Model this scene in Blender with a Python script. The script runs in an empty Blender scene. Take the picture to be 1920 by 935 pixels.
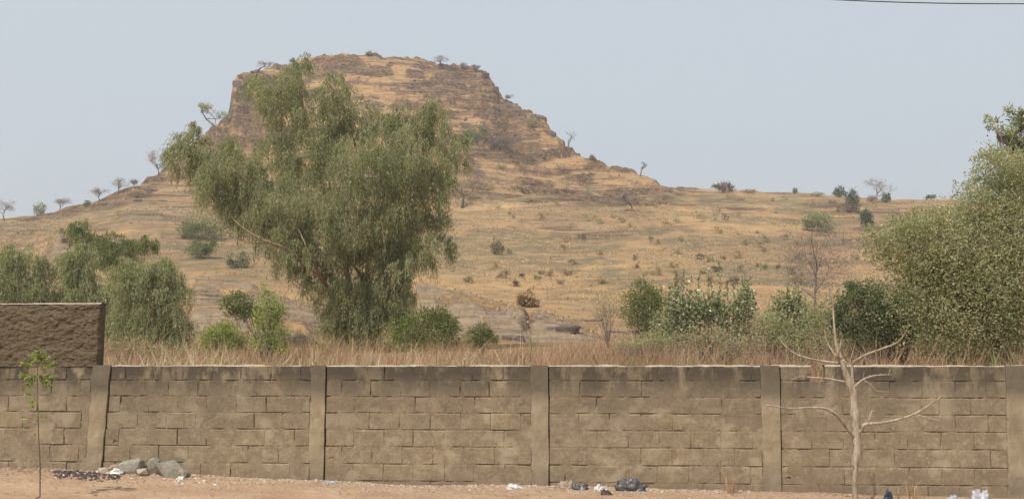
import bpy, math, random
import numpy as np
from mathutils import Vector, Matrix

# ------------------------------------------------------------------ camera, world, sun
S = bpy.context.scene
COL = S.collection
F = 1900.0                 # focal length in photo pixels (1920 wide)
CAMZ = 1.72
PITCH = math.atan(202.5 / F)
cam_d = bpy.data.cameras.new('camera'); cam = bpy.data.objects.new('camera', cam_d); COL.objects.link(cam)
cam_d.sensor_width = 36.0; cam_d.lens = 36.0 * F / 1920.0
cam_d.clip_start = 0.05; cam_d.clip_end = 12000
cam.location = (0, 0, CAMZ); cam.rotation_euler = (math.pi / 2 + PITCH, 0, 0)
S.camera = cam

SUN_EL, SUN_AZ = 52.0, 212.0      # azimuth clockwise from +Y
w = bpy.data.worlds.new("World"); S.world = w; w.use_nodes = True
nt = w.node_tree; nt.nodes.clear()
sky = nt.nodes.new('ShaderNodeTexSky'); sky.sky_type = 'NISHITA'; sky.sun_disc = False
sky.sun_elevation = math.radians(SUN_EL); sky.sun_rotation = math.radians(SUN_AZ)
sky.air_density = 1.2; sky.dust_density = 3.0; sky.ozone_density = 2.0; sky.altitude = 300
mixw = nt.nodes.new('ShaderNodeMix'); mixw.data_type = 'RGBA'
mixw.inputs[0].default_value = 0.82
mixw.inputs[7].default_value = (6.45, 7.1, 7.75, 1)      # dust veil that whitens the whole dome
bg = nt.nodes.new('ShaderNodeBackground'); bg.inputs[1].default_value = 0.074
ow = nt.nodes.new('ShaderNodeOutputWorld')
nt.links.new(sky.outputs[0], mixw.inputs[6]); nt.links.new(mixw.outputs[2], bg.inputs[0]); nt.links.new(bg.outputs[0], ow.inputs[0])

sd = bpy.data.lights.new('sun', 'SUN'); sd.energy = 3.7; sd.angle = math.radians(0.7); sd.color = (1.0, 0.94, 0.84)
sun = bpy.data.objects.new('sun', sd); COL.objects.link(sun)
el, az = math.radians(SUN_EL), math.radians(SUN_AZ)
sdir = Vector((math.sin(az) * math.cos(el), math.cos(az) * math.cos(el), math.sin(el)))
sun.rotation_euler = (-sdir).to_track_quat('-Z', 'Y').to_euler(); sun.location = sdir * 50
S.view_settings.view_transform = 'Standard'; S.view_settings.look = 'None'
S.view_settings.exposure = 0.50; S.view_settings.gamma = 1.0; S.view_settings.use_curve_mapping = False

rnd = random.Random(7)
R = np.random.default_rng(11)

# ------------------------------------------------------------------ helpers
def ray(px, py):
    a = (px - 960.0) / F; b = (467.5 - py) / F
    cp, sp = math.cos(PITCH), math.sin(PITCH)
    return np.array([a, cp - sp * b, sp + cp * b])
def at(px, py, Y):
    d = ray(px, py); d = d * (Y / d[1])
    return np.array([d[0], d[1], CAMZ + d[2]])

def tag(o, label=None, cat=None, group=None, kind=None):
    if label: o['label'] = label
    if cat: o['category'] = cat
    if group: o['group'] = group
    if kind: o['kind'] = kind
    return o
def empty(name, loc, label, cat, group=None):
    o = bpy.data.objects.new(name, None); COL.objects.link(o); o.location = tuple(loc); o.empty_display_size = 0.2
    return tag(o, label, cat, group)
def link(name, me, parent=None, loc=None):
    """link a mesh given in world coordinates; a child's vertices stay put"""
    o = bpy.data.objects.new(name, me); COL.objects.link(o)
    if loc is not None:
        me.transform(Matrix.Translation(-Vector(tuple(loc)))); o.location = tuple(loc)
    if parent is not None:
        o.parent = parent
        if loc is None:
            me.transform(Matrix.Translation(-parent.location) if parent.rotation_euler.z == 0 else (Matrix.Translation(parent.location) @ parent.rotation_euler.to_matrix().to_4x4()).inverted())
        else:
            o.location = Vector(tuple(loc)) - parent.location
    return o
def mesh_np(name, V, Fc, mat=None, attrs=None, smooth=False, n=4):
    """V (N,3), Fc (M,n) ints"""
    V = np.asarray(V, dtype=np.float32); Fc = np.asarray(Fc, dtype=np.int32)
    me = bpy.data.meshes.new(name)
    me.vertices.add(len(V)); me.vertices.foreach_set('co', V.ravel())
    M = len(Fc); me.loops.add(M * n); me.loops.foreach_set('vertex_index', Fc.ravel())
    me.polygons.add(M); me.polygons.foreach_set('loop_start', np.arange(0, M * n, n, dtype=np.int32))
    try: me.polygons.foreach_set('loop_total', np.full(M, n, dtype=np.int32))
    except Exception: pass
    if smooth: me.polygons.foreach_set('use_smooth', np.ones(M, dtype=bool))
    me.update(calc_edges=True)
    for k, v in (attrs or {}).items():
        at_ = me.attributes.new(k, 'FLOAT', 'POINT'); at_.data.foreach_set('value', np.asarray(v, dtype=np.float32).ravel())
    if mat: me.materials.append(mat)
    return me
class MB:
    """collects tubes and lumps, quads only (triangles repeat a vertex is avoided)"""
    def __init__(s): s.V = []; s.F = []; s.n = 0
    def add(s, V, Fs):
        for f in Fs: s.F.append(tuple(i + s.n for i in f))
        s.V.extend([tuple(v) for v in V]); s.n += len(V)
    def tube(s, pts, radii, sides=6, jit=0.0):
        pts = [Vector(tuple(p)) for p in pts]; V = []; Fs = []
        up = Vector((0.3, 0.95, 0.1)).normalized()
        for i, p in enumerate(pts):
            t = (pts[min(i + 1, len(pts) - 1)] - pts[max(i - 1, 0)])
            t = t.normalized() if t.length > 1e-9 else Vector((0, 0, 1))
            a = t.cross(up)
            if a.length < 1e-3: a = t.cross(Vector((1, 0, 0)))
            a.normalize(); b = t.cross(a)
            for k in range(sides):
                th = 2 * math.pi * k / sides; r = radii[i] * (1 + jit * rnd.uniform(-1, 1))
                V.append(p + a * (math.cos(th) * r) + b * (math.sin(th) * r))
        for i in range(len(pts) - 1):
            for k in range(sides):
                k2 = (k + 1) % sides
                Fs.append((i * sides + k, i * sides + k2, (i + 1) * sides + k2, (i + 1) * sides + k))
        Fs.append(tuple(range(sides))[::-1]); Fs.append(tuple((len(pts) - 1) * sides + k for k in range(sides)))
        s.add(V, Fs)
    def mesh(s, name, mat, smooth=True):
        me = bpy.data.meshes.new(name); me.from_pydata(s.V, [], s.F)
        if smooth: me.polygons.foreach_set('use_smooth', np.ones(len(me.polygons), dtype=bool))
        me.materials.append(mat); me.update(); return me
def smooth_path(pts, sub=4):
    """Catmull-Rom"""
    P = [np.array(p, dtype=float) for p in pts]; out = []
    P = [2 * P[0] - P[1]] + P + [2 * P[-1] - P[-2]]
    for i in range(1, len(P) - 2):
        for k in range(sub):
            t = k / sub
            out.append(0.5 * ((2 * P[i]) + (P[i+1] - P[i-1]) * t + (2*P[i-1] - 5*P[i] + 4*P[i+1] - P[i+2]) * t*t + (-P[i-1] + 3*P[i] - 3*P[i+1] + P[i+2]) * t**3))
    out.append(P[-2]); return out

# vectorised value noise
_perm = np.random.default_rng(3).permutation(256).astype(np.int64); _val = np.random.default_rng(4).random(256) * 2 - 1
def vnoise(x, y, z):
    x = np.asarray(x, float); y = np.asarray(y, float) + 0 * x; z = np.asarray(z, float) + 0 * x
    xi = np.floor(x).astype(np.int64); yi = np.floor(y).astype(np.int64); zi = np.floor(z).astype(np.int64)
    u = x - xi; v = y - yi; t = z - zi
    u = u*u*u*(u*(u*6-15)+10); v = v*v*v*(v*(v*6-15)+10); t = t*t*t*(t*(t*6-15)+10)
    def h(a, b, c): return _val[_perm[(_perm[(_perm[a & 255] + b) & 255] + c) & 255]]
    def L(a, b, k): return a + (b - a) * k
    return L(L(L(h(xi,yi,zi),h(xi+1,yi,zi),u), L(h(xi,yi+1,zi),h(xi+1,yi+1,zi),u), v),
             L(L(h(xi,yi,zi+1),h(xi+1,yi,zi+1),u), L(h(xi,yi+1,zi+1),h(xi+1,yi+1,zi+1),u), v), t)
def fbm(x, y, z, o=4, g=0.5):
    s = 0; a = 1; n = 0
    for k in range(o):
        s = s + a * vnoise(x * 2**k + 17.3*k, y * 2**k + 5.1*k, z * 2**k + 9.7*k); n += a; a *= g
    return s / n
def sstep(a, b, x):
    t = np.clip((x - a) / (b - a), 0, 1); return t * t * (3 - 2 * t)

# ------------------------------------------------------------------ materials
def newmat(name):
    m = bpy.data.materials.new(name); m.use_nodes = True; n = m.node_tree; n.nodes.clear(); return m, n
TONE = 0.78      # scales the earth, stone and concrete colours together
class N:
    def __init__(s, nt, tone=None): s.nt = nt; s.tone = TONE if tone is None else tone
    def n(s, t, **kw):
        x = s.nt.nodes.new(t)
        for k, v in kw.items():
            if k.startswith('i_'):
                key = k[2:]; key = int(key) if key.isdigit() else key.replace('_', ' ')
                x.inputs[key].default_value = v
            else: setattr(x, k, v)
        return x
    def l(s, a, b): s.nt.links.new(a, b)
    def noise(s, vec, scale, detail=5, rough=0.6, dist=0.0):
        x = s.n('ShaderNodeTexNoise', i_Scale=scale, i_Detail=detail, i_Roughness=rough, i_Distortion=dist); s.l(vec, x.inputs['Vector']); return x.outputs['Fac']
    def ramp(s, fac, stops):
        x = s.n('ShaderNodeValToRGB'); e = x.color_ramp.elements
        while len(e) < len(stops): e.new(0.5)
        for i, (p, c) in enumerate(stops):
            e[i].position = p; e[i].color = (c[0]*s.tone, c[1]*s.tone, c[2]*s.tone, 1) if hasattr(c, '__len__') else (c, c, c, 1)
        s.l(fac, x.inputs[0]); return x.outputs['Color']
    def mix(s, fac, a, b, mode='MIX'):
        x = s.n('ShaderNodeMix', data_type='RGBA', blend_type=mode)
        for idx, v in ((0, fac), (6, a), (7, b)):
            if hasattr(v, 'is_linked') or hasattr(v, 'links'): s.l(v, x.inputs[idx])
            else: x.inputs[idx].default_value = v if idx == 0 else (v[0]*s.tone, v[1]*s.tone, v[2]*s.tone, 1)
        return x.outputs[2]
    def math(s, op, a, b=None, clamp=False):
        x = s.n('ShaderNodeMath', operation=op, use_clamp=clamp)
        for i, v in enumerate((a, b)):
            if v is None: continue
            if hasattr(v, 'links'): s.l(v, x.inputs[i])
            else: x.inputs[i].default_value = v
        return x.outputs[0]
    def attr(s, name):
        return s.n('ShaderNodeAttribute', attribute_name=name).outputs['Fac']
    def pos(s): return s.n('ShaderNodeNewGeometry').outputs['Position']
    def scaled(s, vec, sc):
        x = s.n('ShaderNodeMapping'); x.inputs['Scale'].default_value = sc; s.l(vec, x.inputs['Vector']); return x.outputs[0]
    def sep(s, vec):
        x = s.n('ShaderNodeSeparateXYZ'); s.l(vec, x.inputs[0]); return x.outputs
    def out(s, col, rough=0.9, bump=None, bstr=0.5, bdist=0.02, spec=0.2, metallic=0.0):
        b = s.n('ShaderNodeBsdfPrincipled')
        if hasattr(col, 'links'): s.l(col, b.inputs['Base Color'])
        else: b.inputs['Base Color'].default_value = (*col, 1)
        b.inputs['Roughness'].default_value = rough; b.inputs['Specular IOR Level'].default_value = spec; b.inputs['Metallic'].default_value = metallic
        if bump is not None:
            bp = s.n('ShaderNodeBump', i_Strength=bstr, i_Distance=bdist); s.l(bump, bp.inputs['Height']); s.l(bp.outputs[0], b.inputs['Normal'])
        o = s.n('ShaderNodeOutputMaterial'); s.l(b.outputs[0], o.inputs[0]); return b

def leaf_mat(name, stops, trans=0.3, rough=0.55, lift=1.45):
    m, nt_ = newmat(name); k = N(nt_, 1.0)
    c = k.ramp(k.attr('tint'), [(p_, tuple(min(v_ * lift, .8) for v_ in c_)) for p_, c_ in stops])
    b = k.n('ShaderNodeBsdfPrincipled', i_Roughness=rough); b.inputs['Specular IOR Level'].default_value = 0.25; k.l(c, b.inputs['Base Color'])
    t = k.n('ShaderNodeBsdfTranslucent'); k.l(k.mix(1.0, c, (1.0, 1.0, 0.6), 'MULTIPLY'), t.inputs[0])
    x = k.n('ShaderNodeMixShader', i_0=trans); k.l(b.outputs[0], x.inputs[1]); k.l(t.outputs[0], x.inputs[2])
    o = k.n('ShaderNodeOutputMaterial'); k.l(x.outputs[0], o.inputs[0]); return m

M = {}
M['euc'] = leaf_mat('eucalyptus_leaf', [(0, (.100,.106,.058)), (.45, (.160,.164,.092)), (.8, (.22,.218,.128)), (.95, (.30,.275,.17)), (1, (.40,.33,.20))], trans=.55, lift=2.05)
M['euc2'] = leaf_mat('grey_eucalyptus_leaf', [(0, (.100,.110,.058)), (.5, (.165,.172,.095)), (.85, (.24,.24,.14)), (1, (.33,.30,.19))], trans=.5, lift=2.0)
M['green'] = leaf_mat('green_leaf', [(0, (.085,.112,.033)), (.5, (.14,.160,.052)), (.9, (.19,.22,.085)), (1, (.30,.29,.13))], trans=.4, lift=1.2)
M['bright'] = leaf_mat('yellow_green_leaf', [(0, (.13,.17,.04)), (.5, (.20,.24,.07)), (.9, (.28,.30,.11)), (1, (.36,.32,.16))], trans=.4)
M['dark'] = leaf_mat('dark_leaf', [(0, (.050,.070,.030)), (.6, (.09,.115,.05)), (1, (.16,.17,.085))], trans=.35)
M['olive'] = leaf_mat('olive_leaf', [(0, (.125,.140,.070)), (.3, (.175,.185,.095)), (.6, (.215,.212,.125)), (.85, (.25,.20,.12)), (.95, (.33,.27,.17)), (1, (.46,.42,.31))], trans=.5, lift=1.85)
M['broad'] = leaf_mat('broad_waxy_leaf', [(0, (.085,.105,.045)), (.5, (.155,.172,.080)), (.85, (.24,.245,.14)), (.95, (.42,.42,.32)), (1, (.60,.57,.45))], rough=0.4)
M['purple'] = leaf_mat('dry_brown_leaf', [(0, (.085,.060,.045)), (.6, (.15,.105,.075)), (1, (.24,.18,.12))])
M['twig'] = leaf_mat('fine_pinkish_twigs', [(0, (.17,.125,.11)), (1, (.32,.25,.22))], trans=.1, lift=1.0)
M['paledry'] = leaf_mat('pale_dry_leaf', [(0, (.16,.14,.08)), (.6, (.24,.20,.12)), (1, (.33,.27,.17))])
M['grass'] = leaf_mat('dry_grass', [(0, (.15,.092,.058)), (.35, (.25,.160,.102)), (.7, (.36,.245,.155)), (.92, (.48,.37,.24)), (1, (.66,.56,.40))], trans=0.3, lift=1.45)
M['tuft'] = leaf_mat('hill_grass', [(0, (.25,.19,.105)), (.4, (.33,.23,.125)), (.8, (.42,.29,.155)), (1, (.48,.35,.19))], trans=0.3, lift=1.15)

def bark(name, c1, c2, scale=6, stretch=(1, 1, .25)):
    m, nt_ = newmat(name); k = N(nt_); v = k.scaled(k.pos(), stretch)
    f = k.noise(v, scale, 6, .65); k.out(k.ramp(f, [(.3, c1), (.7, c2)]), .85, f, .6, .01); return m
M['bark_gold'] = bark('golden_bark', (.15,.10,.06), (.36,.26,.16), 5)
M['bark_grey'] = bark('grey_bark', (.13,.10,.085), (.30,.25,.21), 6)
M['bark_pale'] = bark('pale_smooth_bark', (.20,.155,.11), (.60,.50,.37), 22)
M['bark_dark'] = bark('dark_bark', (.05,.038,.03), (.13,.10,.075), 6)
M['bark_pink'] = bark('pinkish_grey_bark', (.20,.15,.135), (.38,.30,.27), 3)
M['stem_brown'] = bark('brown_stem', (.10,.065,.045), (.22,.15,.10), 12)

# hill / ground
def ground_mat():
    m, nt_ = newmat('dry_hill_ground'); k = N(nt_); p = k.pos()
    rock, gully, sand = k.attr('rock'), k.attr('olive'), k.attr('sand')
    n1 = k.noise(k.scaled(p, (.035,.035,.12)), 1, 8, .62, .6)
    n2 = k.noise(k.scaled(p, (.25,.25,.7)), 1, 7, .68)
    n3 = k.noise(p, 1.1, 7, .75); st1 = k.noise(k.scaled(p, (.045,.045,1.15)), 1, 7, .68, .8); st2 = k.noise(k.scaled(p, (.06,.06,1.6)), 1.3, 6, .7, .5); sw = k.attr('strat')
    grass = k.ramp(n1, [(.28, (.36,.24,.135)), (.45, (.49,.32,.168)), (.58, (.61,.385,.19)), (.74, (.57,.41,.24))])
    grass = k.mix(k.ramp(n2, [(.45, 0.0), (.66, .65)]), grass, (.25,.175,.105))
    grass = k.mix(k.ramp(n3, [(.50, 0.0), (.72, .55)]), grass, (.55,.38,.23))
    grass = k.mix(k.ramp(n3, [(.32, .7), (.46, 0.0)]), grass, (.20,.145,.085))
    grass = k.mix(k.math('MULTIPLY', gully, k.ramp(n2, [(.36, .15), (.58, .95)])), grass, (.245,.195,.115))
    r1 = k.noise(k.scaled(p, (.13,.13,.62)), 1, 9, .78)
    rc = k.ramp(r1, [(.34, (.034,.019,.013)), (.46, (.100,.058,.036)), (.56, (.20,.122,.070)), (.68, (.37,.235,.125))])
    slab = k.ramp(k.noise(k.scaled(p, (.28,.28,3.2)), 1.2, 9, .75), [(.36, (.14,.098,.070)), (.44, (.34,.245,.165)), (.56, (.46,.345,.235)), (.68, (.60,.46,.32))])
    rc = k.mix(k.attr('slab'), rc, slab)
    grass = k.mix(k.math('MULTIPLY', k.attr('gold'), .75), grass, k.ramp(n3, [(.36, (.29,.165,.080)), (.48, (.52,.305,.140)), (.62, (.60,.38,.19))]))
    c = k.mix(k.math('MULTIPLY', rock, k.math('ADD', k.attr('slab'), k.ramp(n3, [(.38, .15), (.50, 1.0)])), True), grass, rc)
    s1 = k.noise(p, 1.3, 8, .65); s2 = k.noise(p, 22, 4, .6)
    c = k.mix(k.math('MULTIPLY', sw, k.ramp(st1, [(.52, 0.0), (.56, .95), (.64, .95), (.67, 0.0)])), c, (.125,.076,.048))
    c = k.mix(k.math('MULTIPLY', sw, k.ramp(st2, [(.56, 0.0), (.60, .75), (.66, 0.0)])), c, (.47,.37,.27))
    sc = k.ramp(s1, [(.3, (.40,.255,.165)), (.55, (.50,.345,.225)), (.75, (.58,.43,.30))])
    sc = k.mix(k.ramp(s2, [(.55, 0.0), (.75, .5)]), sc, (.30,.20,.14))
    c = k.mix(sand, c, sc)
    b1 = k.math('ADD', k.math('MULTIPLY', n2, .8), k.math('ADD', k.math('MULTIPLY', n3, .5), k.math('MULTIPLY', st1, k.math('MULTIPLY', sw, .8))))
    farw = k.math('SUBTRACT', 1.0, sand)
    b1 = k.math('ADD', k.math('MULTIPLY', s1, .15), k.math('MULTIPLY', b1, k.math('ADD', .15, k.math('MULTIPLY', farw, .85))))
    k.out(c, .95, k.math('ADD', b1, k.math('MULTIPLY', s2, .008)), .9, 1.1, .05); return m
M['ground'] = ground_mat()
def rock_mat(name, tone=1.0, warm=0.0):
    m, nt_ = newmat(name); k = N(nt_); p = k.pos()
    f = k.noise(k.scaled(p, (.5,.5,2.2)), 1.3, 9, .7)
    c = k.ramp(f, [(.25, (.065*tone,.047*tone,.042*tone)), (.5, (.14*tone,.105*tone,.09*tone)), (.7, (.23*tone,.175*tone,.14*tone)), (.88, (.36*tone,.27*tone,.20*tone))])
    k.out(c, .92, f, .9, .3, .1); return m
M['rock'] = rock_mat('dark_hill_rock'); M['slab'] = rock_mat('pale_slab_rock', 1.65)

def block_mat():
    m, nt_ = newmat('weathered_concrete_block'); k = N(nt_); p = k.pos(); z = k.sep(p)[2]
    obr = k.math('POWER', k.n('ShaderNodeObjectInfo').outputs['Random'], 1.6)
    fine = k.noise(p, 55, 6, .7); mid = k.noise(p, 7, 7, .65, .4); big = k.noise(k.scaled(p, (1,1,1.6)), 1.1, 6, .6, .5)
    c = k.ramp(mid, [(.30, (.225,.172,.108)), (.5, (.315,.245,.160)), (.70, (.42,.335,.225))])
    c = k.mix(k.math('MULTIPLY', obr, .55), c, (.215,.163,.108))
    c = k.mix(k.ramp(fine, [(.50, 0.0), (.66, .55)]), c, (.15,.112,.075))
    c = k.mix(k.ramp(k.noise(p, 24, 6, .75), [(.54, 0.0), (.64, .5)]), c, (.47,.39,.28))
    # pale efflorescence patches
    c = k.mix(k.ramp(k.noise(p, 2.6, 5, .55, .3), [(.56, 0.0), (.62, .45), (.7, .6)]), c, (.47,.385,.27))
    # grey green weathering that gets stronger towards the top of the wall
    top = k.math('MULTIPLY', k.math('SUBTRACT', z, .55), .95, True)
    st = k.math('MULTIPLY', top, k.ramp(big, [(.34, .1), (.58, 1.0)]))
    c = k.mix(k.math('MULTIPLY', st, .74), c, (.135,.110,.080))
    top2 = k.math('MULTIPLY', k.math('SUBTRACT', z, 1.18), 3.2, True)
    st2 = k.math('MULTIPLY', top2, k.ramp(k.noise(k.scaled(p, (1,1,.35)), 4.2, 6, .7), [(.42, 0.0), (.52, 1.0)]))
    c = k.mix(k.math('MULTIPLY', st2, .8), c, (.075,.060,.048))
    # damp, dusty foot
    ft = k.math('MULTIPLY', k.math('SUBTRACT', .28, z), 3.5, True)
    c = k.mix(k.math('MULTIPLY', k.math('MULTIPLY', ft, k.ramp(big, [(.4, .2), (.6, 1.0)])), .6), c, (.19,.14,.105))
    h = k.math('ADD', k.math('MULTIPLY', mid, .7), k.math('MULTIPLY', fine, .3))
    k.out(c, .93, h, .7, .012, .1); return m
M['block'] = block_mat()
def mortar_mat():
    m, nt_ = newmat('rough_mortar'); k = N(nt_); p = k.pos(); z = k.sep(p)[2]
    f = k.noise(p, 30, 6, .7); c = k.ramp(f, [(.3, (.22,.17,.112)), (.7, (.36,.285,.19))])
    big = k.noise(p, 1.3, 5, .6)
    top = k.math('MULTIPLY', k.math('SUBTRACT', z, .6), .9, True)
    c = k.mix(k.math('MULTIPLY', k.math('MULTIPLY', top, k.ramp(big, [(.34,.2),(.6,1.0)])), .7), c, (.12,.098,.072))
    k.out(c, .95, f, .8, .01, .05); return m
M['mortar'] = mortar_mat()
def pillar_mat():
    m, nt_ = newmat('cast_concrete_pillar'); k = N(nt_); p = k.pos(); z = k.sep(p)[2]
    f = k.noise(p, 40, 6, .7); mid = k.noise(k.scaled(p, (1,1,.5)), 5, 6, .6, .5)
    c = k.ramp(mid, [(.3, (.27,.212,.14)), (.55, (.37,.295,.20)), (.75, (.45,.365,.26))])
    c = k.mix(k.ramp(f, [(.5, 0.0), (.8, .3)]), c, (.20,.155,.11))
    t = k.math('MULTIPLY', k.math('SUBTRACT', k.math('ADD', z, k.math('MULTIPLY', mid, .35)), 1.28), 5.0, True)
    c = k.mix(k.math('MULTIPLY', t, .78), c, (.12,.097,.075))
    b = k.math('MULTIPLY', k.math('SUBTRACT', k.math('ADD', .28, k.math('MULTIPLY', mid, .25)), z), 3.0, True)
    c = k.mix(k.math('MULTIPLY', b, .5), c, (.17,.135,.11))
    k.out(c, .93, k.math('ADD', mid, k.math('MULTIPLY', f, .3)), .6, .01, .1); return m
M['pillar'] = pillar_mat()
def mud_mat():
    m, nt_ = newmat('rough_mud_render'); k = N(nt_); p = k.pos()
    f = k.noise(p, 22, 8, .72, .5); g = k.noise(p, 2.2, 5, .6)
    c = k.ramp(f, [(.3, (.115,.087,.057)), (.5, (.178,.138,.092)), (.7, (.25,.20,.137))])
    c = k.mix(k.ramp(g, [(.4, 0.0), (.7, .45)]), c, (.13,.09,.06))
    k.out(c, .97, f, 1.0, .03, .03); return m
M['mud'] = mud_mat()
M['capmort'] = bark('pale_mortar_lit_edge', (.36,.29,.21), (.55,.47,.36), 20, (1,1,1))  # pale tone paints sunlit wall tops; rubble lumps and mortar crumbs share it
def plain(name, c1, c2, scale=20, rough=.8, spec=.2, bd=.004):
    m, nt_ = newmat(name); k = N(nt_); f = k.noise(k.pos(), scale, 5, .6); k.out(k.ramp(f, [(.3, c1), (.7, c2)]), rough, f, .5, bd, spec); return m
M['grey_conc'] = plain('grey_rubble_concrete', (.23,.21,.16), (.38,.35,.28), 25, .9)
M['white_pl'] = plain('white_plastic', (.50,.48,.45), (.78,.77,.74), 12, .45, .5)
M['silver_pl'] = plain('crinkled_silver_plastic', (.26,.26,.28), (.60,.60,.62), 14, .35, .5)
M['black_pl'] = plain('black_plastic_bag', (.035,.035,.038), (.16,.15,.15), 14, .35, .5)
M['blue_pl'] = plain('dark_blue_plastic', (.02,.03,.05), (.08,.11,.16), 14, .35, .5)
M['stone'] = plain('loose_stone', (.25,.18,.12), (.48,.37,.27), 9, .9)
M['char'] = plain('charred_debris', (.03,.022,.02), (.14,.10,.09), 20, .9)
M['cable'] = plain('black_cable', (.02,.02,.022), (.04,.04,.045), 5, .5)
M['petal'] = plain('pink_bud', (.55,.20,.28), (.7,.35,.42), 5, .6)

# ------------------------------------------------------------------ terrain (one sheet, polar grid round the viewpoint)
SIL = [(-900,520),(-300,450),(-100,425),(0,410),(60,404),(130,391),(180,376),(240,356),(290,330),(335,292),(390,246),(418,224),(430,205),(438,150),(446,138),(480,131),
       (540,119),(575,108),(640,101),(700,104),(760,108),(820,118),(860,125),(902,132),(922,150),(938,178),(966,198),(1010,215),(1030,238),(1048,258),(1070,282),
       (1088,292),(1140,309),(1190,321),(1222,333),(1240,346),(1290,354),(1400,359),(1500,363),(1600,369),(1700,372),(1800,374),(1920,382),(2100,400),(2500,460),(3200,560)]
def ts(px, py):
    d = ray(px, py); return math.atan2(d[0], d[1]), d[2] / math.hypot(d[0], d[1])
_sa = np.array([ts(*q) for q in SIL])
ua = lambda px: math.atan2(ray(px, 450)[0], ray(px, 450)[1])
fa = np.linspace(-0.60, 0.60, 860)
ca = np.linspace(0.60, 2 * math.pi - 0.60, 90)[1:-1]
A = np.concatenate([fa, ca])
rr = np.concatenate([np.linspace(1.0, 40, 70), np.linspace(40, 110, 120)[1:], np.linspace(110, 365, 360)[1:], 365 + 1500 * np.linspace(0, 1, 50)[1:] ** 2])
AA, RR = np.meshgrid(A, rr, indexing='ij')
def bump(x, c, wd): return np.exp(-((x - c) / wd) ** 2)
def height(A_, R_, detail=True):
    Aw = np.where(A_ > math.pi, A_ - 2 * math.pi, A_)
    s_sharp = np.interp(Aw, _sa[:, 0], _sa[:, 1])
    # blurred silhouette
    ks = np.linspace(-0.05, 0.05, 11); s_bl = sum(np.interp(Aw + q, _sa[:, 0], _sa[:, 1]) for q in ks) / 11
    mesa = sstep(ua(330), ua(560), Aw) * (1 - sstep(ua(860), ua(1120), Aw))
    Rg = 292 + 58 * mesa; r0 = 284 - 46 * mesa
    low_px = np.array([ts(x, 352 - 10 * math.exp(-((x - 800) / 330) ** 2)) for x in (236, 300, 450, 600, 800, 1000, 1240)])
    s_low = np.where((Aw > low_px[0, 0]) & (Aw < low_px[-1, 0]), np.minimum(s_sharp, np.interp(Aw, low_px[:, 0], low_px[:, 1])), s_sharp)
    q0 = np.clip((R_ - 60) / 230.0, 0, 1)
    q = np.clip((R_ - 60) / (Rg - 60), 0, 1)
    Fs_ = np.interp(q0, [0,.09,.22,.40,.58,.76,.89,1], [0,.11,.28,.50,.69,.86,.955,1])
    qm = np.clip((R_ - r0) / (Rg - r0), 0, 1)
    Mq = np.interp(qm, [0, .25, .5, .8, .93, 1], [0, .13, .38, .80, .96, 1])
    k = sstep(.25, .95, qm); s_e = s_bl * (1 - k) + s_sharp * k
    s_e = np.maximum(s_e, s_low)
    near = np.interp(R_, [0, 14, 20, 30, 45, 60], [0, .04, .22, .8, 1.75, 2.75])
    s60 = (2.75 - CAMZ) / 60
    far = CAMZ + R_ * (s60 + Fs_ * (s_low - s60) + Mq * (s_e - s_low))
    zr = CAMZ + Rg * s_sharp
    z = np.where(R_ < 60, near, far)
    beyond = np.clip(R_ - Rg, 0, None)
    z = np.where(R_ > Rg, zr * np.exp(-(beyond / 190) ** 1.3) , z)
    # behind / beside the viewer: flat
    back = sstep(1.0, 1.5, np.abs(Aw)); z = z * (1 - back) + back * np.minimum(near, .3)
    return z, q, mesa, Rg, Aw
Z, Q, MESA, RG, AW = height(AA, RR)
X = np.sin(AA) * RR; Y = np.cos(AA) * RR
hillw = sstep(62, 120, RR) * (1 - sstep(1.0, 1.5, np.abs(AW)))
und = fbm(X/38, Y/38, 0*X, 4) * 1.8 * sstep(75, 200, RR) * (1 - .9 * sstep(.80, 1.0, Q)) + fbm(X/9, Y/9, 0*X+3, 3) * .45 * sstep(60, 120, RR) * (1 - .5*sstep(.9,1,Q))
Z = Z + und * (1 - sstep(1.0, 1.5, np.abs(AW)))
# near slabs: tilted rock sheets that rise out of the foot of the slope
PXc = 960 + F * np.tan(np.clip(AW, -1.2, 1.2))
def outcrop(pts, ra, rb, base_lift=0.0):
    """pts: where the crest of the sheet stands (photo column, row) at distance rb"""
    px_ = [q[0] for q in pts]; zc = [CAMZ + rb * (ray(q[0], q[1])[2] / math.hypot(*ray(q[0], q[1])[:2])) for q in pts]
    zt_ = np.interp(PXc, px_, zc); inside = sstep(px_[0], px_[0] + 45, PXc) * (1 - sstep(px_[-1] - 30, px_[-1] + 15, PXc))
    rag = fbm(X/3.2, Y/6, 0*X + rb, 4) * 1.1
    t = np.clip((RR + rag * 1.2 - ra) / (rb - ra), 0, 1); t = t ** .8
    zo = Z * (1 - t) + zt_ * t + np.clip(RR - rb, 0, 60) * .035
    zo = zo + rag * .22
    lift = np.where((RR > ra) & (RR < rb + 45), np.clip(zo - Z, 0, None), 0) * inside
    return lift, sstep(.02, .15, lift) * inside * (1 - sstep(rb - 1, rb + 9, RR + rag * 5))
zrid = 0
la, ma = outcrop([(745,520), (800,536), (880,553), (975,576), (1020,586), (1060,600), (1120,628), (1150,645)], 56, 67)
la = la * (1 - .75 * np.exp(-((PXc - 992 - 6 * np.sin(RR)) / 9.0) ** 2))
Z = Z + la
lb_, mb_ = outcrop([(330,512), (400,520), (470,535), (540,556), (610,580), (650,612)], 62, 76)
Z = Z + lb_
lc, mc_ = outcrop([(395,578), (460,584), (560,600), (600,615)], 54, 60); Z = Z + lc
ld, md_ = outcrop([(60,418), (130,424), (200,432), (260,446)], 150, 170); Z = Z + ld * .8
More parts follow.
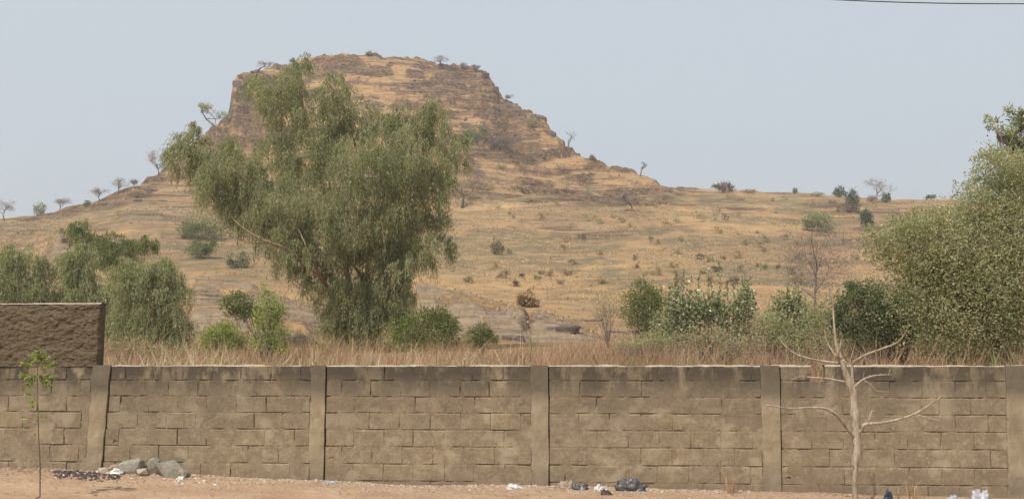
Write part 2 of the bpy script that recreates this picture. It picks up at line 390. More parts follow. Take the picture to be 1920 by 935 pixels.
# strata terracing
warp = fbm(X/60, Y/60, 0*X + 8, 3) * 5.0 + fbm(X/14, Y/14, 0*X + 2, 3) * 1.4
th = 4.4
tt = (Z + warp) / th; fr = tt - np.floor(tt)
sharp = sstep(.50, .90, fr)
dd = Z - (CAMZ + RR * math.tan(math.radians(8.6)))
up_w = sstep(46, 58, Z) * (RR < 365)
band = sstep(36, 40, Z) * (1 - sstep(47, 52, Z)) * sstep(ua(780), ua(860), AW) * (1 - sstep(ua(1240), ua(1300), AW))
left_w = sstep(.80,.9,Q) * (1 - sstep(ua(250), ua(330), AW)) * .5
terr = np.clip(up_w * .95 + band * .7 + left_w + .20 * hillw * sstep(.3, .6, Q), 0, .9)
patch = fbm(X/20, Y/20, Z/6, 4)
rel = fbm(X/5.5, Y/5.5, Z/1.8, 5, .62)
rightw = sstep(ua(620), ua(860), AW) * (1 - sstep(ua(1100), ua(1200), AW)); leftc = bump(AW, ua(455), .022)
bias = .08 * rightw + .22 * leftc - .16
ledge = sstep(-.02, .16, patch + .25 * rel + bias * up_w + .04)
Zt = (np.floor(tt) + sharp) * th - warp
Z = Z + (Zt - Z) * terr * (.45 + .55 * ledge) * np.where(Q >= .99, .35, 1.0)
riser = sstep(.44, .56, fr) * (1 - sstep(.90, 1.0, fr))
rock = riser * ledge * np.clip(terr * 1.5, 0, 1) * sstep(-.30, .0, rel + .1)
streak = fbm(X/17, Y/17, (Z + warp)/1.7, 6, .62)
rock = np.maximum(rock, sstep(.17, .22, streak + bias * .5 * up_w) * np.clip(.22 + .8 * up_w + .6 * band + left_w, 0, 1) * sstep(.25, .5, Q))
slabm = np.clip(ma + mb_ + mc_ + md_ * .6, 0, 1) * sstep(-.02, .06, fbm(X/7, Y/2.6, Z/.9+5, 5, .62) + .11)
Z += slabm * (.10 * np.floor((Z + .5 * fbm(X/3, Y/3, 0*X, 3)) * 3.0 % 2) - .05) * (RR < 90)
rock = np.clip(np.maximum(rock, slabm), 0, 1) * (RR > 48)
Z += rel * (.30 * hillw + 2.0 * rock * hillw * up_w + .5 * up_w) * (1 - sstep(365, 420, RR))
# front yard: slope down to the right, heap at the wall foot on the left
yard = (RR < 60)
Z += -0.018 * X * (1 - sstep(13.2, 15.5, Y)) * (np.abs(X) < 40) * (Y > -5)
Z += .05 * fbm(X/1.3, Y/1.3, 0*X, 4) * (RR < 40)
_b = at(40, 900, 13.4); Z += .06 * np.exp(-((X - _b[0])/1.2)**2 - ((Y - 13.3)/.8)**2)
_b2 = at(250, 900, 13.4); Z += .07 * np.exp(-((X - _b2[0])/.9)**2 - ((Y - 13.6)/.45)**2)
oliv = sstep(.0, .22, fbm(X/24, Y/16, 0*X+21, 5, .6) + .06) * sstep(.1, .3, Q) * (1 - sstep(.85, 1, Q)) * (1 - .8 * up_w)
sand = 1 - sstep(14.0, 17, RR)
strat = np.clip(sstep(.42, .6, Q) * (.85 - .15 * up_w) * np.maximum(sstep(.0, .18, fbm(X/13, Y/26, 0*X+31, 4) + .08), .9 * up_w * sstep(-.3, .1, fbm(X/11, Y/11, 0*X+61, 3))), 0, 1) * (np.abs(AW) < 1)
nA, nR = AA.shape
idx = np.arange(nA * nR).reshape(nA, nR)
i0 = idx; i1 = np.roll(idx, -1, axis=0)
quads = np.stack([i0[:, :-1], i0[:, 1:], i1[:, 1:], i1[:, :-1]], -1).reshape(-1, 4)
V = np.stack([X, Y, Z], -1).reshape(-1, 3)
# close the small hole under the camera
V = np.vstack([V, [[0, 0, float(Z[:, 0].mean())]]]); cidx = len(V) - 1
att = lambda a: np.append(a.ravel(), 0)
me = mesh_np('ground', V, quads, M['ground'], {'rock': att(rock), 'olive': att(oliv), 'sand': np.append(sand.ravel(), 1), 'strat': att(strat), 'gold': att(up_w), 'slab': att(np.clip(slabm * 1.5, 0, 1))}, True)
ground = link('ground', me); tag(ground, kind='structure')
mc = bpy.data.meshes.new('ground_centre'); ring = [int(i) for i in idx[:, 0]]
mc.from_pydata([tuple(V[i]) for i in ring] + [tuple(V[cidx])], [], [(k, (k + 1) % len(ring), len(ring)) for k in range(len(ring))][::1])
mc.materials.append(M['ground']); a_ = mc.attributes.new('sand', 'FLOAT', 'POINT'); a_.data.foreach_set('value', np.ones(len(ring) + 1, dtype=np.float32))
tag(link('ground', mc), kind='structure')

_dfa = fa[1] - fa[0]
def gz(x, y):
    a = math.atan2(x, y); r = math.hypot(x, y)
    ia = min(max((a - fa[0]) / _dfa, 0), len(fa) - 1.001); i = int(ia); fx = ia - i
    j = int(np.searchsorted(rr, r) - 1); j = min(max(j, 0), nR - 2); fy = min(max((r - rr[j]) / (rr[j+1] - rr[j]), 0), 1)
    return float((Z[i,j]*(1-fx)+Z[i+1,j]*fx)*(1-fy) + (Z[i,j+1]*(1-fx)+Z[i+1,j+1]*fx)*fy)
def hit(px, py):
    """where the sight line of that pixel meets the terrain (or its nearest ridge)"""
    d = ray(px, py); d = d / math.hypot(d[0], d[1]); best = None
    for r in np.concatenate([np.arange(46, 120, .5), np.arange(120, 365, .6)]):
        x, y, z = d[0]*r, d[1]*r, CAMZ + d[2]*r
        g = gz(x, y) - z
        if g >= 0: return np.array([x, y, z])
        if best is None or g > best[0]: best = (g, x, y)
    return np.array([best[1], best[2], gz(best[1], best[2])])
def on_ground(px, Y_):
    p = at(px, 600, Y_); return np.array([p[0], p[1], gz(p[0], p[1])])

# ------------------------------------------------------------------ foliage builders
def unit(n):
    v = R.normal(size=(n, 3)); return v / np.linalg.norm(v, axis=1, keepdims=True)
def leaves(name, P, D, L, W, mat, tint, parent=None, curl=0.0):
    """P base points, D unit directions, L lengths, W widths -> one rhombic leaf each"""
    n = len(P); L = np.broadcast_to(L, (n,))[:, None]; W = np.broadcast_to(W, (n,))[:, None]
    s = np.cross(D, unit(n)); s /= np.linalg.norm(s, axis=1, keepdims=True) + 1e-9
    mid = P + D * L * .45
    V = np.stack([P, mid + s * W / 2, P + D * L, mid - s * W / 2], 1).reshape(-1, 3)
    me = mesh_np(name, V, np.arange(4 * n).reshape(n, 4), mat, {'tint': np.repeat(np.clip(tint, 0, 1), 4)})
    return link(name, me, parent)
def in_ell(n, shell=.5):
    v = unit(n); r = R.random(n) ** (1/3); r = shell + (1 - shell) * r; r *= np.where(R.random(n) < .25, R.random(n), 1)
    return v * r[:, None]
def weeping(clumps, Y0, nstr, k=14, L=(.5, 1.5), leaf=(.15, .028), depth=.8, spread=.25, zs=.85):
    """clumps in photo pixels at distance Y0; hanging strands of narrow leaves"""
    P = []; D = []; T = []
    wts = np.array([c[2] * c[3] * (c[4] if len(c) > 4 else 1) for c in clumps]); wts = wts / wts.sum()
    for c, wt in zip(clumps, wts):
        n = max(3, int(nstr * wt)); yo = c[5] if len(c) > 5 else 0.0
        ctr = at(c[0], c[1], Y0 + yo); rx = c[2] / F * Y0; rz = c[3] / F * Y0
        # sub-clusters give gaps and lumps
        m = max(4, int(n / 15)); sub = in_ell(m, .45)
        ch = R.integers(0, m, n); off = sub[ch] + R.normal(size=(n, 3)) * .115
        a = ctr + off * np.array([rx, rx * depth, rz])
        tsub = R.normal(size=m) * .10
        ln = R.uniform(L[0], L[1], n) * R.uniform(.6, 1, n)
        out = off.copy(); out[:, 2] = 0; out += R.normal(size=(n, 3)) * .3
        sway = R.normal(size=(n, 2)) * .10
        for j in range(k):
            t = (j + R.random(n)) / k
            hx = out * (spread * (1 - (1 - t) ** 2))[:, None]
            p = a + hx; p[:, 0] += sway[:, 0] * t; p[:, 2] -= ln * t ** 1.15 * zs - .12 * np.sin(t * 3)
            d = unit(n) * .6; d[:, 2] -= .95; d += out * .15
            d /= np.linalg.norm(d, axis=1, keepdims=True)
            P.append(p + unit(n) * .04); D.append(d); T.append(.42 + tsub[ch] + R.normal(size=n) * .16)
    P = np.vstack(P); D = np.vstack(D); T = np.concatenate(T); n = len(P)
    T = np.where(R.random(n) < .012, 1, T)
    return P, D, R.uniform(.7, 1.25, n) * leaf[0], R.uniform(.7, 1.2, n) * leaf[1], T
def bushy(clumps, Y0, nleaf, leaf=(.08, .04), depth=.8, sub=22, tight=.2, up=.3, world=None):
    P = []; D = []; T = []
    wts = np.array([c[2] * c[3] * (c[4] if len(c) > 4 else 1) for c in clumps]); wts = wts / wts.sum()
    for c, wt in zip(clumps, wts):
        n = max(8, int(nleaf * wt)); yo = c[5] if len(c) > 5 else 0.0
        if world is None: ctr = at(c[0], c[1], Y0 + yo); rx = c[2] / F * Y0; rz = c[3] / F * Y0
        else: ctr = np.array(c[0]); rx, rz = c[2], c[3]
        m = max(5, int(sub * max(.4, wt * len(clumps)))); sc = in_ell(m, .55); ch = R.integers(0, m, n)
        sz = R.uniform(.6, 1.4, m) * tight
        off = sc[ch] + R.normal(size=(n, 3)) * sz[ch][:, None]
        p = ctr + off * np.array([rx, rx * depth, rz])
        d = unit(n); d[:, 2] += up; d += off * .4; d /= np.linalg.norm(d, axis=1, keepdims=True)
        P.append(p); D.append(d); T.append(.45 + (R.normal(size=m) * .13)[ch] + R.normal(size=n) * .17)
    P = np.vstack(P); D = np.vstack(D); T = np.concatenate(T); n = len(P)
    return P, D, R.uniform(.6, 1.3, n) * leaf[0], R.uniform(.7, 1.2, n) * leaf[1], T
def curve_to(a, b, sag=.2, n=6, wob=.06):
    a = np.array(a, float); b = np.array(b, float); L = np.linalg.norm(b - a); o = []
    j = R.normal(size=3) * wob * L
    for i in range(n + 1):
        t = i / n; p = a + (b - a) * t
        h = a + (b - a) * np.array([t**1.5, t**1.5, t**.75])      # rises first, then spreads
        p = p * .35 + h * .65 + j * math.sin(math.pi * t) + R.normal(size=3) * wob * .15 * L * (0 < i < n)
        o.append(p)
    return o
def limbs(mb, root_pts, targets, r0, r1, sides=5):
    """each target gets a limb that leaves the main stem path somewhere along it"""
    for tgt in targets:
        i = rnd.randrange(max(1, len(root_pts) // 3), len(root_pts)); b = root_pts[i]
        pts = curve_to(b, tgt); n = len(pts)
        mb.tube(pts, [r0 + (r1 - r0) * k / (n - 1) for k in range(n)], sides)
def grow(mb, p, d, L, r, depth, spread=.55, upb=.15, nb=(2, 3), shrink=.72, seg=4, sides=5, flat=0.0):
    """recursive leafless branching, world units"""
    p = Vector(tuple(p)); d = Vector(tuple(d)).normalized(); pts = [p.copy()]; rad = [r]
    for i in range(seg):
        d = (d + Vector((rnd.gauss(0, .16), rnd.gauss(0, .16), rnd.gauss(0, .10) + upb * .3))).normalized()
        p = p + d * (L / seg); pts.append(p.copy()); rad.append(r * (1 - .42 * (i + 1) / seg))
    mb.tube(pts, rad, sides if depth > 1 else 3)
    if depth <= 0: return
    for k in range(rnd.randint(*nb)):
        v = Vector((rnd.gauss(0, 1), rnd.gauss(0, 1), rnd.gauss(0, .6))).normalized()
        nd = (d * (1 - spread) + v * spread * 1.15 + Vector((0, 0, upb))).normalized()
        if flat and depth <= 2: nd.z *= (1 - flat); nd.normalize()
        q = pts[-1] if k < 2 else pts[rnd.randrange(len(pts)//2, len(pts))]
        grow(mb, q, nd, L * shrink * rnd.uniform(.75, 1.15), rad[-1] * .8, depth - 1, spread, upb, nb, shrink, seg, sides, flat)

def tint_leaf(name, data, mat, parent): P, D, L, W_, T = data; return leaves(name, P, D, L, W_, mat, T, parent)
def tree_with(name, base, label, cat, trunk_mesh, crown_data, leafm, group=None):
    t = empty(name, base, label, cat, group)
    if trunk_mesh is not None: link('trunk', trunk_mesh, t)
    if crown_data is not None: tint_leaf('crown', crown_data, leafm, t)
    return t

# ------------------------------------------------------------------ the block wall
WS = -0.068; WANG = math.atan(WS)
def wall_s(px, py=800):
    d = ray(px, py); t = 13.6 / (d[1] - WS * d[0]); x = d[0] * t; return x / math.cos(WANG)
wall = empty('block_wall', (0, 13.6, 0), 'long weathered grey brown concrete block wall with pillars, dark stained along its top', 'wall')
wall.rotation_euler = (0, 0, WANG)
rows = [1.612, 1.414, 1.198, .982, .762, .540, .312, .090, -.14, -.36]
# pillars: (left px top, right px top, left bottom, right bottom)
PIL = [(174, 208, 158, 188), (583, 611, 580, 607), (996, 1028, 997, 1029), (1427, 1461, 1431, 1465), (1886, 1921, 1890, 1925)]
pil_s = []
for (a, b, c, d_) in PIL:
    pil_s.append((wall_s(a, 690), wall_s(b, 690), wall_s(c, 905), wall_s(d_, 905)))
pitch_s = pil_s[4][0] - pil_s[3][0]
pil_s = [(pil_s[0][0] - 3.02, pil_s[0][0] - 2.78, pil_s[0][0] - 3.02, pil_s[0][0] - 2.78)] + pil_s + [tuple(v + 3.08 for v in pil_s[4])]
TH = .15
def wchild(name, me, loc=(0, 0, 0)):
    o = bpy.data.objects.new(name, me); COL.objects.link(o); o.parent = wall; o.location = loc; return o
def block_mesh(L, H, hole=None, seed=0):
    """a chamfered block, front face at y=0, optionally with a ragged hole knocked into it"""
    g = random.Random(seed); c = .008
    J = lambda s=.0055: g.uniform(-s, s)
    if hole is None:
        f = [(-L/2 + c + J(), J(.002), -H/2 + c + J()), (L/2 - c + J(), J(.002), -H/2 + c + J()), (L/2 - c + J(), J(.002), H/2 - c + J()), (-L/2 + c + J(), J(.002), H/2 - c + J())]
        m_ = [(-L/2 + J(), c, -H/2 + J()), (L/2 + J(), c, -H/2 + J()), (L/2 + J(), c, H/2 + J()), (-L/2 + J(), c, H/2 + J())]
        b = [(-L/2, TH, -H/2), (L/2, TH, -H/2), (L/2, TH, H/2), (-L/2, TH, H/2)]
        V = f + m_ + b; Fc = [(0, 1, 2, 3)]
        for o in (0, 4):
            for k in range(4): Fc.append((o + k, o + 4 + k, o + 4 + (k + 1) % 4, o + (k + 1) % 4))
        Fc.append((11, 10, 9, 8))
    else:
        hx, hz, hr = hole; n = 12; V = []; Fc = []
        for k in range(n):
            th = 2 * math.pi * k / n; cx, cz = math.cos(th), math.sin(th)
            s = min((L/2) / max(abs(cx), 1e-6), (H/2) / max(abs(cz), 1e-6)); V.append((cx * s, 0, cz * s))
        cz_ = [(L/2, H/2), (-L/2, H/2), (-L/2, -H/2), (L/2, -H/2)]
        for (X_, Z_) in cz_:      # snap nearest to corners
            i = min(range(n), key=lambda q: (V[q][0] - X_)**2 + (V[q][2] - Z_)**2); V[i] = (X_, 0, Z_)
        for k in range(n):
            th = 2 * math.pi * k / n; r = hr * g.uniform(.7, 1.25); V.append((hx + math.cos(th) * r, 0, hz + math.sin(th) * r * .85))
        for k in range(n): V.append((V[n + k][0] * .9 + hx * .1, .13, V[n + k][2] * .9 + hz * .1))
        for k in range(n): V.append((V[k][0], TH, V[k][2]))
        for k in range(n):
            k2 = (k + 1) % n
            Fc.append((k, k2, n + k2, n + k)[::-1]); Fc.append((n + k, n + k2, 2*n + k2, 2*n + k)[::-1]); Fc.append((k, 3*n + k, 3*n + k2, k2)[::-1])
        Fc.append(tuple(2*n + k for k in range(n)))
    me = bpy.data.meshes.new('block'); me.from_pydata(V, [], Fc); me.materials.append(M['block']); me.update(); return me
shared = {}
def get_block(L, H):
    key = (round(L / .02), round(H, 3), rnd.randrange(5))
    if key not in shared: shared[key] = block_mesh(key[0] * .02, H, None, hash(key) & 0xffff)
    return shared[key]
HOLES = [(217, 828), (622, 858), (1044, 826), (1478, 893)]
hs = [(wall_s(px, py), CAMZ - (py - 672) / F * (13.6 + WS * wall_s(px, py))) for px, py in HOLES]
bays = [(pil_s[i], pil_s[i + 1]) for i in range(len(pil_s) - 1)]
off_join = MB(); nblk = 0
def lerp(a, b, t): return a + (b - a) * t
gap0, gap1 = wall_s(1521, 700), wall_s(1547, 700)
for bi, (pa, pb) in enumerate(bays):
    for r in range(len(rows) - 1):
        zt, zb = rows[r], rows[r + 1]; H = zt - zb - .012; zc = (zt + zb) / 2; tz = (1.6 - zc) / 1.6
        s0 = lerp(pa[1], pa[3], tz) + .010; s1 = lerp(pb[0], pb[2], tz) - .002
        joints = [s0]; x = s0 + (.40 if (r + bi) % 2 == 0 else .20) + rnd.uniform(-.03, .03)
        while x < s1 - .09:
            joints.append(x); x += .406 + rnd.uniform(-.012, .012)
        joints.append(s1)
        if joints[-1] - joints[-2] < .1: joints.pop(-2)
        for a, b in zip(joints[:-1], joints[1:]):
            cuts = [(a, b)]
            if r == 0 and bi == 5 or (r == 0 and a < gap1 and b > gap0):   # the missing piece in the top course
                cuts = []
                for (u, v) in [(a, b)]:
                    if v <= gap0 or u >= gap1: cuts.append((u, v))
                    else:
                        if u < gap0 - .05: cuts.append((u, gap0))
                        if v > gap1 + .05: cuts.append((gap1, v))
            for (u, v) in cuts:
                L = v - u - rnd.uniform(.006, .012); cx = (u + v) / 2
                hole = next(((hx - cx, hz - zc, .034) for hx, hz in hs if u < hx < v and zb < hz < zt), None)
                if hole: hole = (max(-L/2 + .04, min(L/2 - .04, hole[0])), max(-.07, min(.07, hole[1])), .034)
                me = block_mesh(L, H, hole, nblk) if hole else get_block(L, H)
                if bi in (0, 6) and False: pass
                if -7.6 < cx < 7.4 and r < 8:
                    o = wchild('block', me, (cx, rnd.uniform(-.003, .003), zc + rnd.uniform(-.002, .002)))
                    o.rotation_euler = (rnd.uniform(-.008, .008), rnd.uniform(-.006, .006), rnd.uniform(-.004, .004)); nblk += 1
                else:
                    vs = [(v_.co.x + cx, v_.co.y, v_.co.z + zc) for v_ in me.vertices]
                    off_join.add(vs, [tuple(p_.vertices) for p_ in me.polygons])
o = wchild('block_course', off_join.mesh('block_course', M['block'], False)); tag(o, kind='stuff')
# mortar bed: an uneven sheet, recessed in places and smeared flush in others
x0, x1 = pil_s[0][0], pil_s[-1][1]
nx, nz = int((x1 - x0) / .020), 96
gx, gz_ = np.meshgrid(np.linspace(x0, x1, nx), np.linspace(-.36, 1.605, nz), indexing='ij')
dep = fbm(gx * 5.5, gz_ * 7, 0 * gx, 4)
yy = .0095 - .034 * dep - .012 * fbm(gx * 30, gz_ * 30, 0*gx, 2); yy = np.clip(yy, .0005, .032)
yy = np.where((gx > gap0) & (gx < gap1) & (gz_ > 1.41), np.nan, yy)
for (sa, sb, sc, sd_) in pil_s:                # groove added right of each pillar to shape its dark shadow line
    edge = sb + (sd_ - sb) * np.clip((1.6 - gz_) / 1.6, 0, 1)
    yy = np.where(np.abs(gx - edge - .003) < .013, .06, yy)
ok = ~np.isnan(yy); yv = np.where(ok, yy, .03)
idm = np.arange(nx * nz).reshape(nx, nz)
q = np.stack([idm[:-1, :-1], idm[1:, :-1], idm[1:, 1:], idm[:-1, 1:]], -1)
okq = ok[:-1, :-1] & ok[1:, :-1] & ok[1:, 1:] & ok[:-1, 1:]
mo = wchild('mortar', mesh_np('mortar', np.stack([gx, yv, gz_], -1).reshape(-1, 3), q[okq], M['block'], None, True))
# back of the wall (plain rear skin) and ragged cap, pale to paint the sunlit top edge
bk = MB(); bk.add([(x0, TH + .004, -.36), (x1, TH + .004, -.36), (x1, TH + .004, 1.40), (x0, TH + .004, 1.40), (x0, .07, -.36), (x1, .07, -.36), (x1, .07, 1.40), (x0, .07, 1.40)],
                  [(1, 0, 3, 2), (3, 7, 6, 2), (0, 1, 5, 4), (4, 5, 6, 7), (0, 4, 7, 3), (1, 2, 6, 5)])
wchild('core', bk.mesh('core', M['mortar'], False))
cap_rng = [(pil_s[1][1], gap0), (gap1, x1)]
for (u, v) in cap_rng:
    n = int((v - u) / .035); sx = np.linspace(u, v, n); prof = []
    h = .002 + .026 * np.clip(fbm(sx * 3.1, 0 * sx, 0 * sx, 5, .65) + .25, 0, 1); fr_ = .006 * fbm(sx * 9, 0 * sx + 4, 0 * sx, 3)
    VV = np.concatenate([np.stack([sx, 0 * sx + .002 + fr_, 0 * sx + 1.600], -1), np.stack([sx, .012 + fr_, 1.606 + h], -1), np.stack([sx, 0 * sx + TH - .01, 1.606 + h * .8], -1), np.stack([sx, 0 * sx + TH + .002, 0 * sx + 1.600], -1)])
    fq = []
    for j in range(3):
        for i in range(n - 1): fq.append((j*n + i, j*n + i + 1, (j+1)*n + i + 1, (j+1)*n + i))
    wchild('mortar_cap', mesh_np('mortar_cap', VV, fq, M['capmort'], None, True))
# pillars
for pi_, (sa, sb, sc, sd_) in enumerate(pil_s):
    nzp, nxp = 46, 8; VV = []; fq = []
    zz = np.linspace(-.36, 1.617, nzp)
    for i, z_ in enumerate(zz):
        t = min(max((1.6 - z_) / 1.6, 0), 1.2); l_ = lerp(sa, sc, t); r_ = lerp(sb, sd_, t)
        fp = -.022
        wob = .004 * float(fbm(np.array([z_ * 5.0]), np.array([pi_ * 7.0]), np.array([0.0]), 3)[0]) * 3
        lw = .012 * float(fbm(np.array([z_ * 7.0]), np.array([pi_ * 3.0 + 9]), np.array([0.0]), 3)[0]) * 2
        ring = [(l_ + lw - .012, .02), (l_ + lw, fp * .4)]
        for j in range(nxp): 
            x = lerp(l_ + .012 + lw, r_ - .005, j / (nxp - 1)); ring.append((x, fp + wob + .003 * float(vnoise(np.array([x * 22.]), np.array([z_ * 14.]), np.array([0.]))[0])))
        ring += [(r_ - .001 + wob * .3, fp + .006), (r_ - .001, .055), (r_ - .001, TH + .03), (l_, TH + .03)]
        VV += [(x, y, z_) for x, y in ring]
    m_ = len(ring)
    for i in range(nzp - 1):
        for j in range(m_): j2 = (j + 1) % m_; fq.append((i*m_ + j, i*m_ + j2, (i+1)*m_ + j2, (i+1)*m_ + j))
    fq.append(tuple((nzp - 1) * m_ + j for j in range(m_)))
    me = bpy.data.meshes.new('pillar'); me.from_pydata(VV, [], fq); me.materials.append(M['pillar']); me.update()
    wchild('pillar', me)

# rough mud wall standing on the left bay
ml, mr = pil_s[0][0] - .3, wall_s(187, 640); mt = CAMZ + (672 - 571.5) / F * (13.6 + WS * mr)
mud = empty('mud_wall', (0, 13.6, 0), 'rough dark brown mud rendered wall rising above the block wall at the left', 'wall'); mud.rotation_euler = (0, 0, WANG)
nx, nz = 420, 130; VV = []
gx, gv = np.meshgrid(np.linspace(ml, mr, nx), np.linspace(1.60, mt, nz), indexing='ij')
gvb = gv + .012 * fbm(gx * 3, gv, 0 * gx + 4, 3) * ((gv - 1.6) / (mt - 1.6)) ** 6
d1 = fbm(gx * 5.5, gv * 11, 0 * gx, 5, .62); d2 = 1 - np.abs(fbm(gx * 4 + gv * 3, gv * 12 - gx * 2, 0 * gx + 7, 4, .6)) * 2
d3 = fbm(gx * 16, gv * 22, 0*gx + 2, 4, .7)
y_f = -.010 - .024 * d1 - .010 * d2 - .018 * d3 + .008
y_f = y_f + .05 * sstep(mr - .03, mr, gx) + .03 * sstep(mt - .035, mt, gv)
y_f = np.where(gv < 1.625, np.minimum(y_f, .0), y_f)
gx = gx + (.022 * fbm(0*gx, gv * 6, 0*gx + 3, 4) - .004) * sstep(mr - .12, mr, gx)
idm = np.arange(nx * nz).reshape(nx, nz); Vf = np.stack([gx, y_f, gvb], -1).reshape(-1, 3)
q = np.stack([idm[:-1, :-1], idm[1:, :-1], idm[1:, 1:], idm[:-1, 1:]], -1).reshape(-1, 4)
o = bpy.data.objects.new('render_coat', mesh_np('render_coat', Vf, q, M['mud'], None, True)); COL.objects.link(o); o.parent = mud
bm_ = MB(); yb = .19
bm_.add([(ml, .03, 1.60), (mr - .026, .03, 1.60), (mr - .026, .03, mt - .004), (ml, .03, mt - .004), (ml, yb, 1.60), (mr - .026, yb, 1.60), (mr - .026, yb, mt - .004), (ml, yb, mt - .004)],
        [(0,1,2,3), (5,4,7,6), (1,5,6,2), (4,0,3,7), (4,5,1,0), (3,2,6,7)])
o = bpy.data.objects.new('core', bm_.mesh('core', M['mud'], False)); COL.objects.link(o); o.parent = mud
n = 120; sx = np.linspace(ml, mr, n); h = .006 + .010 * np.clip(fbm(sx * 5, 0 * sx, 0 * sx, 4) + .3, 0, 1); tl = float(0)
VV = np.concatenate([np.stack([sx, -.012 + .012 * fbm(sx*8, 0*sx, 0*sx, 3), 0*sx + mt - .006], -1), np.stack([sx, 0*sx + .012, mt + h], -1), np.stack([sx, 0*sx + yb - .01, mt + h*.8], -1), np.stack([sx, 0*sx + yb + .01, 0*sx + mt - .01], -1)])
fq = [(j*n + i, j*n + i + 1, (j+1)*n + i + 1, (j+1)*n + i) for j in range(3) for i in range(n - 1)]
o = bpy.data.objects.new('mortar_cap', mesh_np('mortar_cap', VV, fq, M['capmort'], None, True)); COL.objects.link(o); o.parent = mud  # cap coloured pale as the mud wall's sunlit top edge

# distant mud wall behind the grass, right of centre
fw = MB(); Yw = 36.0; pa = at(1150, 660, Yw); pb = at(1720, 660, Yw + 2)
zt_a = at(1150, 643, Yw)[2]; n = 60; VV = []; 
for i in range(n):
    t = i / (n - 1); x = lerp(pa[0], pb[0], t); y = lerp(pa[1], pb[1], t); zt = zt_a - .12 * t + .07 * float(fbm(np.array([x*1.2]), np.array([0.]), np.array([0.]), 4)[0]) - (.2 if i in (0, n-1) else 0)
    VV += [(x, y, .3), (x, y, zt - .03), (x, y + .05, zt), (x, y + .28, zt), (x, y + .3, .3)]
fq = [(i*5 + j, (i+1)*5 + j, (i+1)*5 + j + 1, i*5 + j + 1) for i in range(n - 1) for j in range(4)]
fme = mesh_np('old_mud_wall', VV, fq, M['mud']); o = link('old_mud_wall', fme); tag(o, 'low crumbling dark brown wall among the dry grass behind the long block wall', 'wall')

# ------------------------------------------------------------------ the large weeping eucalyptus
Y0 = 48.0
base = on_ground(672, Y0)
big = empty('eucalyptus_tree', base, 'huge weeping eucalyptus with drooping grey green foliage, largest tree, in front of the hill', 'tree')
CL = [(505,440,34,22,.8,-2.6), (560,470,30,22,.6,-2.8), (800,460,26,26,.8,-1.6), (760,490,26,24,.7,-2.4), (775,480,40,34,1.1), (760,520,30,34,.9), (560,470,44,36,.8), (600,530,34,34,.7), (480,395,46,34,1.0,-.5), (425,345,40,36,.8,.5), (770,560,18,30,.6), (640,600,34,40,1.0), (556,122,22,26,1.0,1), (563,102,11,10,.6,1), (330,275,18,22,.6), (366,240,16,16,.6), (400,330,26,24,.6), (395,300,40,34,.8), (850,300,26,30,.7), (860,260,18,24,.5), (500,420,40,30,.7), (460,350,50,40,.8), (540,160,40,36,.9,1), (525,170,50,45,.8), (560,118,18,22,.6), (490,165,32,26,.5,1), (560,215,55,48,.9), (628,165,36,34,.9,-1), (655,215,50,45,.9), (610,240,50,40,.9), (700,235,55,35,1),
      (770,225,40,36,1), (805,215,36,36,1.0), (835,265,36,35,1), (755,285,60,50,1.1,-1), (680,300,75,55,1.1,-2), (600,310,70,55,1.1), (520,300,60,50,.9,1),
      (358,260,28,28,.9), (345,285,28,40,.7), (380,300,38,38,1), (430,265,32,30,.7), (440,320,55,45,1.1,-1), (420,365,40,32,1), (470,385,50,38,1), (530,380,60,48,1.1,-1),
      (615,400,70,50,1.2,-2), (705,390,70,55,1.2,-1), (785,350,52,55,1.1), (830,330,32,40,.7), (780,420,45,40,1), (838,425,20,44,.9), (640,470,65,40,1.1), (720,460,60,45,1.2),
      (545,455,42,36,.8,.5), (520,490,26,30,.6), (580,500,28,30,.6), (650,535,42,35,1.1), (725,520,42,40,1.1), (660,590,48,40,1.3), (710,585,50,45,1.3), (625,600,24,30,1), (745,570,22,30,.7), (690,560,60,40,1)]
P_ = weeping(CL, Y0, 19000, k=15, L=(.5, 1.6), leaf=(.175, .031), depth=.95, zs=.85)
tint_leaf('crown', P_, M['euc'], big)
def bigpath(px): return smooth_path([at(x, y, Y0 + (dy[0] if dy else 0)) for x, y, *dy in px], 4)
tr = MB()
for pts, r0 in (([(672,662),(668,620),(660,560),(648,500),(625,420),(600,330),(575,240),(556,150)], .19), ([(684,662),(690,610),(692,550),(686,470),(680,380),(668,280),(640,190)], .17),
                ([(700,662),(712,600),(722,540),(728,460),(740,370),(770,280),(800,215)], .16), ([(655,662),(645,620),(632,570),(612,530)], .15)):
    p = bigpath(pts); n = len(p); tr.tube(p, [r0 * (1 - .8 * k / (n-1)) for k in range(n)], 8, .06)
link('trunk', tr.mesh('trunk', M['bark_gold']), big)
